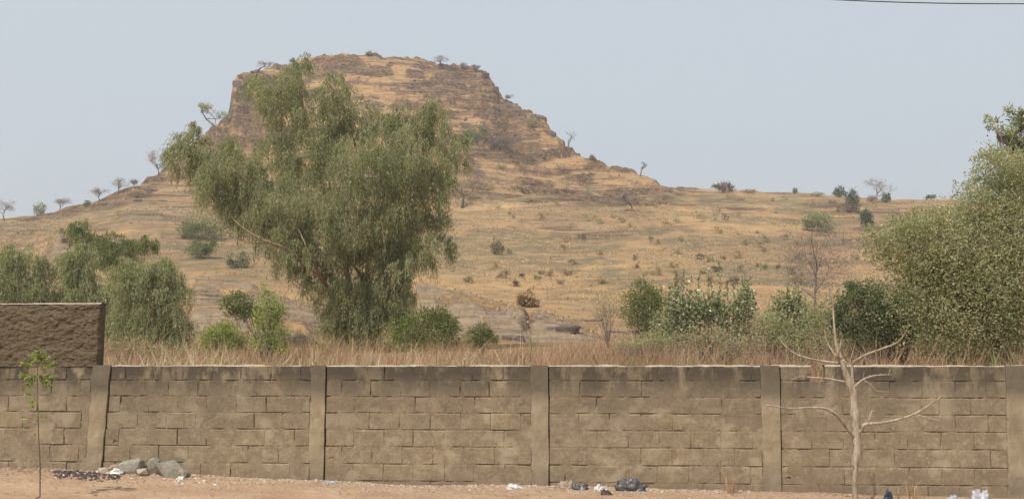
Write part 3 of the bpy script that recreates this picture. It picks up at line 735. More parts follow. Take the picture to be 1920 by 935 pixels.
for pts, r0 in (([(618,548),(603,520,-1.5),(585,505,-2),(540,468,-2.6),(500,452,-2.8),(460,430,-2.2),(425,395,-.5),(395,330,1),(370,270,1)], .075), ([(606,530,-1.5),(590,495,-2.4),(578,470,-2.6),(560,430,-2),(530,370,1)], .07),
                ([(500,452,-2.8),(470,455,-3),(440,446,-3),(415,440,-3)], .03), ([(480,458,-3),(479,478,-3),(476,498,-3)], .02),
                ([(716,575),(735,530,-1.8),(760,505,-2.2),(790,478,-1.6),(815,440,1),(835,395,2)], .06), ([(690,560),(665,500,1),(560,400,2.5),(470,330,3)], .09), ([(692,550),(740,470,1.5),(800,380,2),(838,290,1.6)], .09),
                ([(660,560),(640,480,0),(600,400,.5),(560,330,1)], .08), ([(686,470),(710,400,0),(735,330,1),(760,280,1)], .07)):
    b = MB(); p = bigpath(pts); n = len(p); b.tube(p, [r0 * (1 - .8 * k / (n-1)) for k in range(n)], 6, .08)
    for i in range(3, n, 2):
        e = p[i] + R.normal(size=3) * np.array([.7, .6, .5]) + np.array([0, 0, .3]); b.tube([p[i], (p[i] + e) / 2 + R.normal(size=3) * .08, e], [.022, .014, .006], 3)
    link('branch', b.mesh('branch', M['bark_gold']), big)

# ------------------------------------------------------------------ trees behind the walls on the left
def simple_tree(name, cat, label, px, Yd, crown, trunks, bark_m, leafm, group=None, r=.07, nl=5, base_y=None):
    b = on_ground(px, Yd); b[2] -= .05
    mb = MB()
    stems = []
    for (tx, ty) in trunks:
        p = curve_to(b + R.normal(size=3) * .05 * np.array([1, 1, 0]), at(tx, ty, Yd), n=6); stems.append(p)
        mb.tube(p, [r * (1 - .7 * i / (len(p)-1)) for i in range(len(p))], 6, .08)
    P0 = crown[0]
    for i in R.integers(0, len(P0), nl):
        s = stems[rnd.randrange(len(stems))]; q = s[rnd.randrange(2, len(s))]
        p = curve_to(q, P0[i], n=4); mb.tube(p, [r * .38 * (1 - .8 * i_ / (len(p)-1)) for i_ in range(len(p))], 4)
    return tree_with(name, b, label, cat, mb.mesh('trunk', bark_m), crown, leafm, group)

C = weeping([(283,495,42,22,.9), (240,500,30,20,.8), (320,500,34,22,.8), (283,530,60,35,1.1), (238,535,30,30,.8), (335,545,28,35,.9), (275,585,60,42,1.2), (320,600,35,38,1.1), (255,620,30,28,.9), (300,635,48,26,1.1)], 38, 3600, 13, (.5,1.2), (.13,.026))
simple_tree('eucalyptus_tree', 'tree', 'dense weeping grey green tree just right of the tall mud wall', 292, 38, C, [(283,500), (310,520), (250,520)], M['bark_gold'], M['euc2'], r=.08)
C = weeping([(150,470,24,26,1), (130,500,30,30,.9), (165,505,32,30,1), (150,545,45,35,1.2), (195,560,24,36,1), (120,580,40,35,1), (205,600,24,30,.8), (170,600,40,30,.8)], 43, 2700, 13, (.5,1.2), (.14,.028))
simple_tree('eucalyptus_tree', 'tree', 'grey green weeping tree rising over the right end of the tall mud wall', 160, 43, C, [(148,480), (175,510), (190,560)], M['bark_gold'], M['euc2'], r=.09)
C = weeping([(40,470,30,24,1), (10,490,30,30,1), (60,495,30,28,1), (35,535,50,35,1.2), (85,545,26,30,1), (-20,520,34,50,1), (40,590,60,30,1), (-60,545,40,50,1)], 42, 3000, 13, (.5,1.2), (.14,.028))
simple_tree('eucalyptus_tree', 'tree', 'weeping tree at far left edge, mostly hidden behind the tall mud wall', 30, 42, C, [(40,490), (0,500), (80,530)], M['bark_gold'], M['euc2'], r=.09)
C = weeping([(150,430,26,16,1), (180,450,40,24,1), (230,460,40,24,1), (270,455,30,20,.7), (205,480,50,22,1)], 62, 1500, 11, (.5,1.1), (.17,.036))
simple_tree('bushy_tree', 'tree', 'darker green tree behind the grey green weeping trees on the left', 200, 62, C, [(160,440), (220,465)], M['bark_grey'], M['green'], r=.1)
def bush(name, label, base_px, Yd, clumps, n, leafm, leaf=(.09,.045), up=.3, sub=26, tight=.2, r=.03, stems=6, bark_m=None, depth=.8, cat='bush', group=None, base=None):
    if Yd is None: base = hit(*base_px); Yd = base[1]
    else: base = on_ground(base_px[0], Yd)
    C = bushy(clumps, Yd, n, leaf, depth, sub, tight, up)
    mb = MB()
    for i in R.integers(0, len(C[0]), stems):
        p = curve_to(base - np.array([0,0,.05]), C[0][i], n=4); mb.tube(p, [r * (1 - .7 * k / (len(p)-1)) for k in range(len(p))], 4)
    t = empty(name, base, label, cat, group); link('trunk' if cat == 'tree' else 'stem', mb.mesh('stem', bark_m or M['bark_grey']), t); tint_leaf('crown' if cat == 'tree' else 'foliage', C, leafm, t); return t
bush('green_bush', 'rounded green bush on the slope above the left trees, upper of two', (372,450), None, [(350,430,22,15), (375,428,34,20), (400,434,18,12)], 4200, M['green'], (.30,.13))
bush('green_bush', 'smaller green bush on the slope just below the rounded one, left of the huge eucalyptus', (380,486), None, [(370,468,24,14), (392,466,16,15)], 3200, M['green'], (.26,.11))
bush('green_bush', 'low dark green bush of two tufts on bare slope left of the huge eucalyptus', (446,503), None, [(432,488,8,12), (456,488,13,14), (446,497,14,6)], 1800, M['dark'], (.22,.10), stems=8)
bush('yellow_green_bush', 'bright yellow green bush behind the grass, right of the left weeping tree', (420,668), 36, [(420,632,34,24), (400,640,20,18), (440,640,22,16), (425,612,12,8,.5)], 5200, M['bright'], (.085,.038), tight=.25)
bush('small_tree', 'young tree with two light green tufted crowns between the left weeping tree and huge eucalyptus', (498,672), 35, [(448,565,26,14), (462,585,22,14), (435,578,16,12,.7)], 2600, M['green'], (.09,.04), cat='tree', stems=10, tight=.28)
bush('small_tree', 'taller light green sapling left of the foot of the huge eucalyptus', (505,672), 34, [(497,545,10,12,.8), (505,570,26,16), (522,585,16,18), (500,600,24,18), (515,625,22,20), (492,640,20,16), (520,648,20,14)], 5000, M['bright'], (.085,.036), cat='tree', stems=12, tight=.26)
bush('green_bush', 'wide leafy green bush at the right foot of the huge eucalyptus', (815,672), 42, [(765,620,30,28), (800,610,34,28), (830,600,24,26), (850,625,26,26), (790,640,50,20), (825,590,14,14,.6)], 9000, M['green'], (.11,.045), tight=.24, up=.6)
bush('green_bush', 'small green bush right of the wide leafy one behind the grass', (905,672), 43, [(890,630,18,14), (908,622,14,16), (922,636,14,12), (905,642,26,10)], 2600, M['green'], (.10,.04), up=.6)
# right group
bush('pale_bush', 'thin pale grey green small tree beside pale rocks', (1140,634), 52, [(1135,570,22,20), (1150,585,20,16), (1128,590,14,14)], 1100, M['paledry'], (.10,.035), cat='tree', stems=12, tight=.35, bark_m=M['bark_pink'])
bush('green_bush', 'dense round green bush left of the tall broad leaved shrub', (1205,660), 40, [(1205,560,32,28), (1190,580,26,30), (1225,580,30,34), (1200,605,26,24), (1208,530,14,14,.6), (1235,560,14,20,.6)], 9000, M['green'], (.085,.034), tight=.22, up=.5)
def broad_shrub(name, label, spikes, clumps, Yd, basepx, nleaf, nspk):
    base = on_ground(basepx, Yd); t = empty(name, base, label, 'shrub')
    P = []; D = []; T = []; mb = MB()
    for (x, y0, y1) in spikes:
        a = at(x + rnd.uniform(-6, 6), y1, Yd + rnd.uniform(-.8, .8)); b = at(x, y0, a[1]); pth = smooth_path([base + R.normal(size=3)*.05*np.array([1,1,0]), (base + a)/2 + R.normal(size=3)*.1, a, b], 5); mb.tube(pth, [.022*(1-.75*k/(len(pth)-1)) for k in range(len(pth))], 4)
        for k in range(nspk):
            u = rnd.random(); c = a + (b - a) * u + R.normal(size=3) * .035 * (1.2 - u); d = unit(1)[0]; d[2] = abs(d[2]) * .7 + .25; d /= np.linalg.norm(d)
            P.append(c); D.append(d); T.append(.5 + rnd.gauss(0, .24))
    B = bushy(clumps, Yd, nleaf, (.12, .075), .8, 30, .28, .5)
    n = len(P); L = np.concatenate([R.uniform(.09,.15,n), B[2]]); W_ = np.concatenate([R.uniform(.055,.085,n), B[3]])
    for i in R.integers(0, len(B[0]), 14):
        p = curve_to(base, B[0][i], n=4); mb.tube(p, [.02*(1-.7*k/4) for k in range(5)], 4)
    TT = np.concatenate([np.array(T), B[4] + .05]); TT += (R.random(len(TT)) < .03) * .6
    link('stem', mb.mesh('stem', M['bark_grey']), t)
    leaves('foliage', np.vstack([np.array(P), B[0]]), np.vstack([np.array(D), B[1]]), L, W_, M['broad'], TT, t); return t
broad_shrub('broad_leaved_shrub', 'wide grey green shrub with thick leaves and many upright spikes right of the dense bush',
    [(1268,515,560), (1283,505,560), (1296,520,575), (1310,515,560), (1328,505,570), (1348,492,545), (1362,515,570), (1396,508,590), (1402,525,600), (1255,535,580), (1375,535,590), (1388,540,600), (1335,530,590), (1412,545,600)],
    [(1275,570,28,26), (1310,585,34,34), (1350,590,32,30), (1395,570,18,34,1.1), (1260,610,36,30,.8), (1320,635,50,26,.8), (1370,630,32,24,.5), (1240,640,40,16,.6), (1400,630,26,20,.35)], 38, 1320, 8200, 46)
broad_shrub('broad_leaved_shrub', 'sparser grey green broad leaved shrub beside the thin leafless tree',
    [(1478,530,580), (1462,545,600), (1495,540,590), (1510,560,610)], [(1480,575,24,30), (1460,600,22,26,.7), (1505,600,20,32,.8), (1485,635,36,22,.6)], 36, 1480, 2300, 34)
bush('dark_green_bush', 'large dark green bush beside the olive tree at right', (1640,675), 29, [(1600,560,34,28), (1640,555,38,26), (1680,570,36,28), (1620,600,50,36), (1675,610,46,34), (1580,610,26,34), (1560,590,16,26,.6), (1700,590,30,40)], 17000, M['dark'], (.085,.032), tight=.24, depth=.9)
bush('scrub_bush', 'brownish olive low scrub under the upright spikes of the wide shrub', (1330,672), 33, [(1290,640,34,14,.8), (1335,632,36,18), (1380,645,34,14,.8), (1420,640,20,16,.5)], 3600, M['paledry'], (.08,.035), tight=.35, stems=24, depth=1.0)
bush('scrub_bush', 'leafy pale scrub between the wide shrub and the thin leafless tree', (1440,672), 34, [(1440,615,22,26,.7), (1455,640,26,18), (1425,600,12,18,.3), (1470,610,14,24,.5)], 2200, M['olive'], (.08,.04), tight=.35, stems=18)
bush('scrub_bush', 'pale tangled scrub in front of the large dark green bush', (1600,676), 31, [(1560,640,26,20,.8), (1610,650,40,16), (1660,645,34,18,.9), (1520,640,18,20,.6)], 2600, M['paledry'], (.07,.03), tight=.4, stems=26)
bush('scrub_bush', 'yellowish scrub growing on the crumbling wall left end', (1210,672), 33, [(1180,645,26,10,.7), (1230,640,30,14)], 1500, M['olive'], (.075,.035), tight=.35, stems=12)
bush('scrub_bush', 'reddish twiggy thicket behind the low crumbling wall right part', (1380,668), 39, [(1300,625,50,26), (1380,620,50,30), (1440,625,40,26), (1500,620,40,30)], 9000, M['purple'], (.16,.012), tight=.45, stems=50, depth=1.2)
bush('scrub_bush', 'ragged broad green scrub left of the large dark green bush', (1540,670), 35, [(1520,600,24,30), (1545,625,30,26), (1500,640,26,20), (1560,590,14,20,.5)], 3000, M['olive'], (.10,.05), tight=.4, stems=22)
bush('scrub_bush', 'twiggy straw coloured thicket under the left side of the olive tree', (1680,672), 30, [(1650,620,44,40), (1700,640,50,34), (1600,640,40,24)], 7000, M['paledry'], (.13,.014), tight=.45, stems=50, depth=1.2)
bush('scrub_bush', 'low olive scrub at the foot of the left weeping tree', (250,676), 30, [(225,650,26,18,.8), (260,655,30,16), (320,660,26,14,.7)], 2200, M['paledry'], (.08,.03), tight=.35, stems=16)
# thin leafless tree (greyish haze of twigs)
b = on_ground(1530, 38.5); t = empty('thin_leafless_tree', b, 'thin brown nearly leafless tree with wispy twigs in front of the tan slope', 'tree'); mb = MB()
rnd.seed(21); stem = smooth_path([b, at(1530,610,38.5), at(1528,560,38.5), at(1531,500,38.5)], 4); mb.tube(stem, [.075,.07,.065,.062,.058,.054,.05,.046,.042,.038,.034,.03,.026][:len(stem)], 6, .1)
for (sx, sy, tx, ty) in ((1530,520,1510,470),(1531,500,1535,445),(1529,545,1575,500),(1528,560,1490,520),(1531,510,1555,455),(1529,580,1585,560),(1530,530,1500,440)):
    a = at(sx, sy, 38.5); e = at(tx, ty, 38.5 + rnd.uniform(-1, 1)); grow(mb, a, e - a, float(np.linalg.norm(e - a)) * .8, .022, 3, .5, .12, (2, 3), .62)
link('trunk', mb.mesh('trunk', M['bark_pink']), t)
C = bushy([(1530,500,60,60), (1565,480,50,40,.7), (1495,490,40,40,.7), (1530,560,50,40,.5)], 38.5, 5200, (.22,.012), .8, 90, .25); tint_leaf('crown', C, M['twig'], t)
b = on_ground(1620, 34); t = empty('fallen_branch', at(1640,527,35), 'pale bare horizontal branch poking out above the dark green bush', 'branch'); mb = MB()
p = smooth_path([at(1585,560,35.5), at(1598,538,35.2), at(1612,527,35), at(1645,526,34.6), at(1680,528,34.4)], 4); mb.tube(p, [.035*(1-.6*k/(len(p)-1)) for k in range(len(p))], 5); link('limb', mb.mesh('limb', M['bark_pale']), t)
mb = MB(); 
for k in range(5):
    i = rnd.randrange(6, len(p)); e = p[i] + np.array([rnd.uniform(-.2,.4), 0, rnd.uniform(.05,.3)]); b_ = MB(); b_.tube([p[i], e], [.012,.004], 3); link('twig', b_.mesh('twig', M['bark_pale']), t)
# large olive tree on the right
Yo = 27.0
CL = [(1890,320,40,36), (1860,350,40,30,.8), (1920,380,60,50), (1850,400,60,40), (1960,330,60,70), (1780,425,50,30), (1710,440,45,28,.4), (1850,460,80,45), (1930,470,70,60), (1760,480,70,40), (1680,480,40,30,.35),
      (1830,530,80,50), (1900,560,70,60), (1750,545,55,40), (1730,520,40,34,.6), (1780,600,60,40), (1860,620,70,50), (1760,650,45,30), (1830,665,60,26), (1910,660,60,30), (1990,450,60,90), (2030,560,70,100), (1760,590,36,34,.7)]
C = bushy(CL, Yo, 115000, (.066,.029), .95, 230, .14, .1)
CL2 = [(1650,450,34,26), (1680,490,30,26,.6), (1640,480,18,18,.4), (1700,420,40,18,.7), (1760,400,40,18,.6), (1815,365,30,20,.6), (1845,310,24,24,.5), (1740,450,60,50), (1860,290,30,20,.5), (1780,560,90,90), (1880,500,80,120)]
C2 = bushy(CL2, Yo - .6, 30000, (.085,.042), 1.1, 70, .28, .1)
C = tuple(np.concatenate([u_, v_]) for u_, v_ in zip(C, C2))
C[4][:] = C[4] + .16 * fbm(C[0][:,0]*.9, C[0][:,1]*.9, C[0][:,2]*1.1, 4) * 2
simple_tree('olive_tree', 'tree', 'big rounded olive green small leaved tree at the right edge', 1900, Yo, C, [(1880,400), (1800,500), (1940,420), (1760,520)], M['bark_pink'], M['olive'], r=.08, nl=260)
Yt = 31.0
CL = [(1900,215,16,14), (1912,235,14,20), (1895,262,26,18,1.0), (1866,232,14,10), (1852,222,8,8), (1878,255,22,12,.9), (1920,265,30,24), (1860,300,26,14,.7), (1835,310,16,10,.35), (1900,300,44,24,.8), (1850,335,30,16,.5), (1815,355,24,12,.3), (1940,230,30,40), (1950,300,50,60), (1990,280,50,70)]
C = bushy(CL, Yt, 8200, (.16,.042), .8, 12, .2, .1)
simple_tree('tall_tree', 'tree', 'taller grey green tree with sprays of long leaves above the olive tree, right edge', 1925, Yt, C, [(1920,230), (1900,260), (1870,250), (1950,250)], M['bark_grey'], M['euc2'], r=.1, nl=50)

# ------------------------------------------------------------------ trees and shrubs on the hill
def hill_bare(px, py, wpx, hpx, label, bark_m='bark_pink', seed=0, depth=4, flat=.35, cat='tree', name='leafless_tree', lean=0.0, spread=.6, crown=None):
    rnd.seed(seed + 100); b = hit(px, py); s = b[1] / F; wpx *= 1.2 if cat == 'tree' else 1.0; hpx *= 1.08 if cat == 'tree' else .8; H = hpx * s; Wd = wpx * s
    mb = MB(); grow(mb, b - np.array([0,0,.3]), (lean, 0, 1), H * .36, max(.07, H * .032), depth, spread, .22, (2, 4), .70, 3, 5, flat)
    V = np.array(mb.V); ext = V[:, 0].max() - V[:, 0].min(); k = Wd / max(ext, .1); hz = (V[:, 2].max() - b[2]); kz = H / max(hz, .1)
    mb.V = [(b[0] + (v[0] - b[0]) * k, b[1] + (v[1] - b[1]) * k, b[2] + (v[2] - b[2]) * kz) for v in mb.V]
    t = empty(name, b, label, cat); link('trunk', mb.mesh('trunk', M[bark_m]), t)
    V = np.array(mb.V); hi = V[V[:, 2] > b[2] + H * .45]
    if len(hi):
        i = R.integers(0, len(hi), crown[0] * 2 if crown else 1000); P = hi[i] + R.normal(size=(len(i), 3)) * .22
        lm = M[crown[1]] if crown else M['purple']; sz = crown[2] if crown else .22
        leaves('crown', P, unit(len(i)), R.uniform(.6, 1.2, len(i)) * (sz if crown else .55), .25 * sz if crown else .045, lm if crown else M['twig'], R.random(len(i)), t)
    return t
hill_bare(8, 415, 36, 38, 'leafless rounded tree on the ridge at the far left edge', seed=1)
hill_bare(110, 396, 28, 25, 'small leafless tree on left ridge between the leafy bush and the paired trees', seed=2)
hill_bare(187, 377, 28, 24, 'spreading leafless tree on the left ridge, lower left of the rounder one', seed=3, lean=-.2)
hill_bare(219, 364, 38, 28, 'rounded leafless tree on the left ridge, the denser of the adjacent pair', seed=4)
hill_bare(297, 328, 42, 44, 'tall leafless tree on the left flank where the eucalyptus crown begins', seed=5, flat=.2)
hill_bare(252, 352, 9, 13, 'tiny leafless sapling between the rounded tree and the taller flank tree', seed=6, depth=2)
hill_bare(1645, 380, 56, 46, 'wide pinkish leafless tree on the right ridge, largest one there', seed=7, flat=.45)
hill_bare(865, 390, 52, 48, 'dark forked leafless tree standing on the slope right of the huge eucalyptus', 'bark_dark', seed=8, depth=3, flat=.1, crown=(420, 'tuft', .3))
hill_bare(1190, 398, 24, 34, 'small crooked dark leafless tree on the middle of the slope', 'bark_dark', seed=9, depth=2, flat=0, lean=-.4)
hill_bare(1065, 278, 18, 28, 'sparse little tree on the right shoulder of the summit', 'bark_grey', seed=10, depth=3, flat=0, crown=(160, 'euc2', .25))
hill_bare(1199, 331, 14, 24, 'lone leaning little dark tree on the right ridge below the summit', 'bark_dark', seed=11, depth=2, flat=0, lean=.4, crown=(200, 'dark', .3))
hill_bare(405, 222, 46, 44, 'grey green tree leaning out from the left cliff of the summit', 'bark_grey', seed=12, depth=4, flat=0, lean=-.3, crown=(1300, 'euc2', .42))
hill_bare(480, 133, 34, 16, 'low flat topped leafless tree on the left edge of the summit', 'bark_grey', seed=13, depth=3, flat=.4)
hill_bare(893, 134, 14, 12, 'tiny reddish shrub on the right end of the summit top', seed=14, depth=2, cat='shrub', name='leafless_shrub')
hill_bare(862, 128, 18, 12, 'thin leafless shrub second from the right end of the summit top', seed=15, depth=3, cat='shrub', name='leafless_shrub')
hill_bare(825, 120, 34, 13, 'wide low leafless shrub on the summit top right of centre', seed=16, depth=3, cat='shrub', name='leafless_shrub')
hill_bare(948, 190, 16, 16, 'pale leafless shrub on a ledge at the right cliff of the summit', seed=17, depth=3, cat='shrub', name='leafless_shrub')
hill_bare(1112, 300, 7, 9, 'tiny reddish sapling on the right ridge below the summit cliffs', seed=18, depth=2, cat='shrub', name='leafless_shrub')
hill_bare(1636, 382, 22, 18, 'short grey leafless shrub beside the wide pinkish tree', 'bark_grey', seed=19, depth=3, cat='shrub', name='leafless_shrub')
def hbush(px, py, wpx, hpx, label, leafm, n=700, cat='bush', name='hill_bush', top=1.0, group=None):
    b = hit(px, py); Yd = b[1]; s = Yd / F; nl = int(max(90, n * 1.7))
    cs = [(px, py - hpx * .5, wpx * .42, hpx * .46), (px - wpx * .22, py - hpx * .4, wpx * .26, hpx * .34, .7), (px + wpx * .24, py - hpx * .42, wpx * .24, hpx * .36, .7)]
    C = bushy(cs, Yd, nl, (.42 * (.6 + wpx / 60), .20), .8, 12, .22, .3)
    mb = MB()
    for i in R.integers(0, len(C[0]), 5):
        p = curve_to(b - np.array([0,0,.2]), C[0][i], n=3); mb.tube(p, [.07, .05, .035, .02], 4)
    t = empty(name, b, label, cat, group); link('stem', mb.mesh('stem', M['bark_dark']), t); tint_leaf('foliage', C, M[leafm], t); return t
hbush(75, 404, 24, 24, 'small grey green leafy tree on the left ridge next to the leftmost leafless one', 'euc2', 420, 'tree', 'hill_tree')
hbush(163, 388, 14, 12, 'little dark shrub on the left ridge beside the spreading leafless tree', 'dark', 220)
hbush(692, 107, 14, 12, 'small dark bush alone on the very top of the summit', 'dark', 260)
hbush(890, 268, 60, 36, 'light green bushy tree at the foot of the right cliff, touching the eucalyptus crown', 'green', 1100, 'tree', 'hill_tree')
hbush(935, 284, 50, 38, 'dark purple brown bush below the right cliff', 'purple', 1000)
hbush(1356, 361, 42, 18, 'low dark domed bush alone on the ridge right of the summit slope', 'purple', 800)
hbush(1405, 363, 30, 8, 'flat yellowish shrub on the ridge just right of the dark domed bush', 'tuft', 240)
hbush(1490, 364, 10, 12, 'tiny upright green shrub on the ridge between domed bush and dark pair', 'green', 160)
hbush(1532, 368, 26, 7, 'thin flat greyish shrub on the ridge left of the dark pair', 'paledry', 160)
hbush(1574, 370, 24, 21, 'dark green rounded tree on the right ridge, left one of a close pair', 'dark', 620, 'tree', 'hill_tree')
hbush(1598, 388, 24, 34, 'dark green upright tree on the right ridge, right one of a close pair', 'dark', 760, 'tree', 'hill_tree')
hbush(1588, 398, 44, 15, 'brown low thicket at the foot of the dark pair on the right ridge', 'purple', 500)
hbush(1661, 380, 18, 20, 'dark bush right under the wide pinkish leafless tree', 'dark', 380)
hbush(1625, 424, 24, 30, 'dark green oval bush on the slope beneath the right ridge', 'dark', 700)
hbush(1534, 434, 56, 34, 'light green spreading tree on the right slope above the thin leafless tree', 'olive', 1300, 'tree', 'hill_tree')
hbush(932, 478, 20, 34, 'pale upright bush in the middle of the hollow slope right of the eucalyptus', 'paledry', 420)
hbush(990, 575, 34, 26, 'yellowish green shrub beside the pale rock slab', 'tuft', 420)
hbush(1000, 240, 46, 20, 'greyish brush covering a ledge of the right cliff', 'paledry', 500)
hbush(700, 205, 44, 16, 'greyish brush on the upper cliff behind the eucalyptus crown', 'paledry', 300)
hbush(1745, 372, 20, 7, 'small grey shrub on the ridge just left of the olive tree', 'dark', 200)
# scattered little shrubs over the slope
rnd.seed(5)
LM = [('the huge eucalyptus', 610, 330), ('the dark forked leafless tree', 865, 360), ('the small crooked leafless tree', 1190, 385), ('the lone leaning ridge tree', 1199, 320), ('the dark domed ridge bush', 1356, 352), ('the light green spreading tree', 1534, 415), ('the close dark pair of trees', 1586, 372),
      ('the wide pinkish leafless tree', 1645, 358), ('the purple brown cliff foot bush', 935, 265), ('the pale bush in the hollow', 932, 462), ('the yellowish green shrub', 990, 565), ('the upper rounded green bush', 372, 430), ('the two tufted dark bush', 446, 490), ('the tall flank tree', 297, 305), ('the leaning cliff tree', 405, 200),
      ('the thin leafless tree', 1530, 520), ('the wide spiky shrub', 1330, 560), ('the rounded ridge tree', 219, 350), ('the summit top bush', 692, 100), ('the right cliff edge boulder', 955, 200), ('the round dark summit boulder', 575, 112), ('the oval slope bush', 1625, 408), ('the right shoulder tree', 1065, 262), ('the leftmost ridge tree', 8, 395), ('the left green weeping trees', 220, 470)]
used_lab = set()
def where(x, y, what):
    for nm, lx, ly in sorted(LM, key=lambda q: math.hypot(q[1]-x, (q[2]-y)*1.4))[:4]:
        dx, dy = x - lx, y - ly; d_ = math.hypot(dx, dy); far_ = 'just' if d_ < 45 else ('some way' if d_ < 110 else 'well')
        dr = ('above' if dy < 0 else 'below') if abs(dy) > abs(dx) * 2 else (('upper ' if dy < -abs(dx)*.4 else 'lower ' if dy > abs(dx)*.4 else '') + ('left of' if dx < 0 else 'right of'))
        lb = f'{what} {far_} {dr} {nm}'
        if lb not in used_lab: used_lab.add(lb); return lb
    return lb
def near_skip(x, y): return (320 < x < 870 and y > 200) or (x > 1640 and y > 430)
cnt = 0
proto = {}
while cnt < 165:
    x = rnd.uniform(0, 1800) if cnt % 3 else rnd.uniform(880, 1600); y = rnd.uniform(300, 540) if rnd.random() < .8 else rnd.uniform(120, 300)
    if near_skip(x, y): continue
    if y < np.interp(x, [q[0] for q in SIL], [q[1] for q in SIL]) + 8: continue
    b = hit(x, y); kind = rnd.choice(['tuft', 'tuft', 'paledry', 'paledry', 'purple', 'euc2']); wpx = rnd.uniform(7, 20); s = b[1] / F
    C = bushy([((0, 0, wpx * s * .35), None, wpx * s * .5, wpx * s * .4)], 0, int(30 + wpx * 10), (.36, .10), .8, 8, .25, .7, world=True)
    me = leaves('dry_shrub', *C[:4], M[kind], C[4]); me.location = tuple(b)
    what = {'tuft': ['small olive yellow shrub', 'knee high olive yellow shrub'], 'paledry': ['small straw coloured shrub', 'wider straw coloured shrub'], 'purple': ['small brown twiggy shrub', 'wider brown twiggy shrub'], 'euc2': ['small grey green shrub', 'wider grey green shrub']}[kind][wpx > 13]
    tag(me, where(x, y, what), 'shrub', 'small shrubs dotted over the hill slope'); cnt += 1

# ------------------------------------------------------------------ boulders and rock slabs
import bmesh
def hull_rock(name, b, size, mat, seed, label=None, cat='rock', group=None, yaw=0.0, npts=26, box=.7, tilt=(0, 0)):
    """a fractured stone: flat broken faces and sharp edges"""
    g = np.random.default_rng(int(seed * 100) + 5); P = g.normal(size=(npts, 3)); P /= np.linalg.norm(P, axis=1, keepdims=True)
    m_ = np.max(np.abs(P), axis=1, keepdims=True); P = P * (1 - box) + P / m_ * box; P *= g.uniform(.82, 1.0, (npts, 1)); P = P * np.array(size) / 2
    bm = bmesh.new(); vs = [bm.verts.new(tuple(p)) for p in P]; r = bmesh.ops.convex_hull(bm, input=vs)
    bmesh.ops.delete(bm, geom=[v for v in bm.verts if not v.link_faces], context='VERTS')
    me = bpy.data.meshes.new(name); bm.to_mesh(me); bm.free(); me.materials.append(mat)
    o = bpy.data.objects.new(name, me); COL.objects.link(o); o.location = tuple(b); o.rotation_euler = (tilt[0], tilt[1], yaw); return tag(o, label, cat, group)
def rock_blob(name, b, size, mat, seed, label=None, cat='rock', group=None, yaw=0.0, angular=.34, box=.78):
    """an angular, layered boulder: subdivided box pushed about by noise"""
    n = 7; V = []; ids = {}; Fq = []
    def vid(p):
        key = (round(p[0], 4), round(p[1], 4), round(p[2], 4))
        if key not in ids: ids[key] = len(V); V.append(key)
        return ids[key]
    g = np.linspace(-1, 1, n)
    for ax in range(3):
        for sg in (-1, 1):
            for i in range(n - 1):
                for j in range(n - 1):
                    c = []
                    for (u, v) in ((g[i], g[j]), (g[i+1], g[j]), (g[i+1], g[j+1]), (g[i], g[j+1])):
                        p = [0, 0, 0]; p[ax] = sg; p[(ax+1) % 3] = u; p[(ax+2) % 3] = v; c.append(vid(p))
                    Fq.append(tuple(c if sg > 0 else c[::-1]))
    P = np.array(V, float); r = np.linalg.norm(P, axis=1, keepdims=True); Pn = P / r; P = P * box + Pn * (1.1 - box)
    nn = fbm(P[:, 0]*1.1 + seed*3.1, P[:, 1]*1.1 + seed, P[:, 2]*1.6, 3); P = P * (1 + angular * 1.5 * nn + angular * .8 * fbm(P[:,0]*3.1+seed, P[:,1]*3.1, P[:,2]*3.1, 2))[:, None]
    st = np.floor(P[:, 2] * 2.5 + seed) / 2.5; P[:, :2] *= (1 + .12 * vnoise(st * 9 + seed, 0*st, 0*st))[:, None]
    P = P * np.array(size) / 2; cy, sy = math.cos(yaw), math.sin(yaw); P = np.stack([P[:,0]*cy - P[:,1]*sy, P[:,0]*sy + P[:,1]*cy, P[:,2]], -1)
    o = link(name, mesh_np(name, P, Fq, mat)); o.location = tuple(b); return tag(o, label, cat, group)
BL = [(575,112,14,9,'round dark boulder on the left end of the summit top'), (446,160,22,26,'dark cliff block on the left corner of the summit'), (433,222,16,14,'dark block jutting from the left cliff below the leaning tree'),
      (845,160,36,12,'dark boulder band right of centre near the top'),
      (905,138,30,10,'flat reddish slab at the right end of the summit top'), (928,168,18,18,'blocky dark boulder on the right cliff edge under the top'), (955,200,40,20,'dark overhanging boulder sticking out of the right cliff'),
      (1012,222,30,16,'grey boulder at the outer corner of the right cliff'), (1035,250,18,14,'jagged boulder below the outer corner of the right cliff'), (1050,268,22,12,'brown boulder low on the right cliff edge'), (1083,290,12,8,'small dark boulder where the right cliff meets the ridge'),
      (282,358,34,14,'dark brown boulder high on the left flank'), (258,378,20,12,'dark brown boulder lower on the left flank'), (305,378,30,10,'flat brown boulder on the left flank near the eucalyptus'), 
      (1275,352,14,6,'small flat dark rock on the right ridge'), 
      (870,238,36,24,'dark rock face beside the light green bushy tree'), 
      ]
for i, (x, y, w_, h_, lb) in enumerate(BL):
    b = hit(x, y); s = b[1] / F; hull_rock('boulder', b + np.array([0, .25 * w_ * s * .5, -h_ * s * .12]), (w_ * s, max(w_ * s * .55, h_ * s), h_ * s * 1.15), M['rock'], i * 1.7, lb, yaw=rnd.uniform(-.2, .2))
rnd.seed(77); cnt = 0; SX = [q[0] for q in SIL]; SYy = [q[1] for q in SIL]
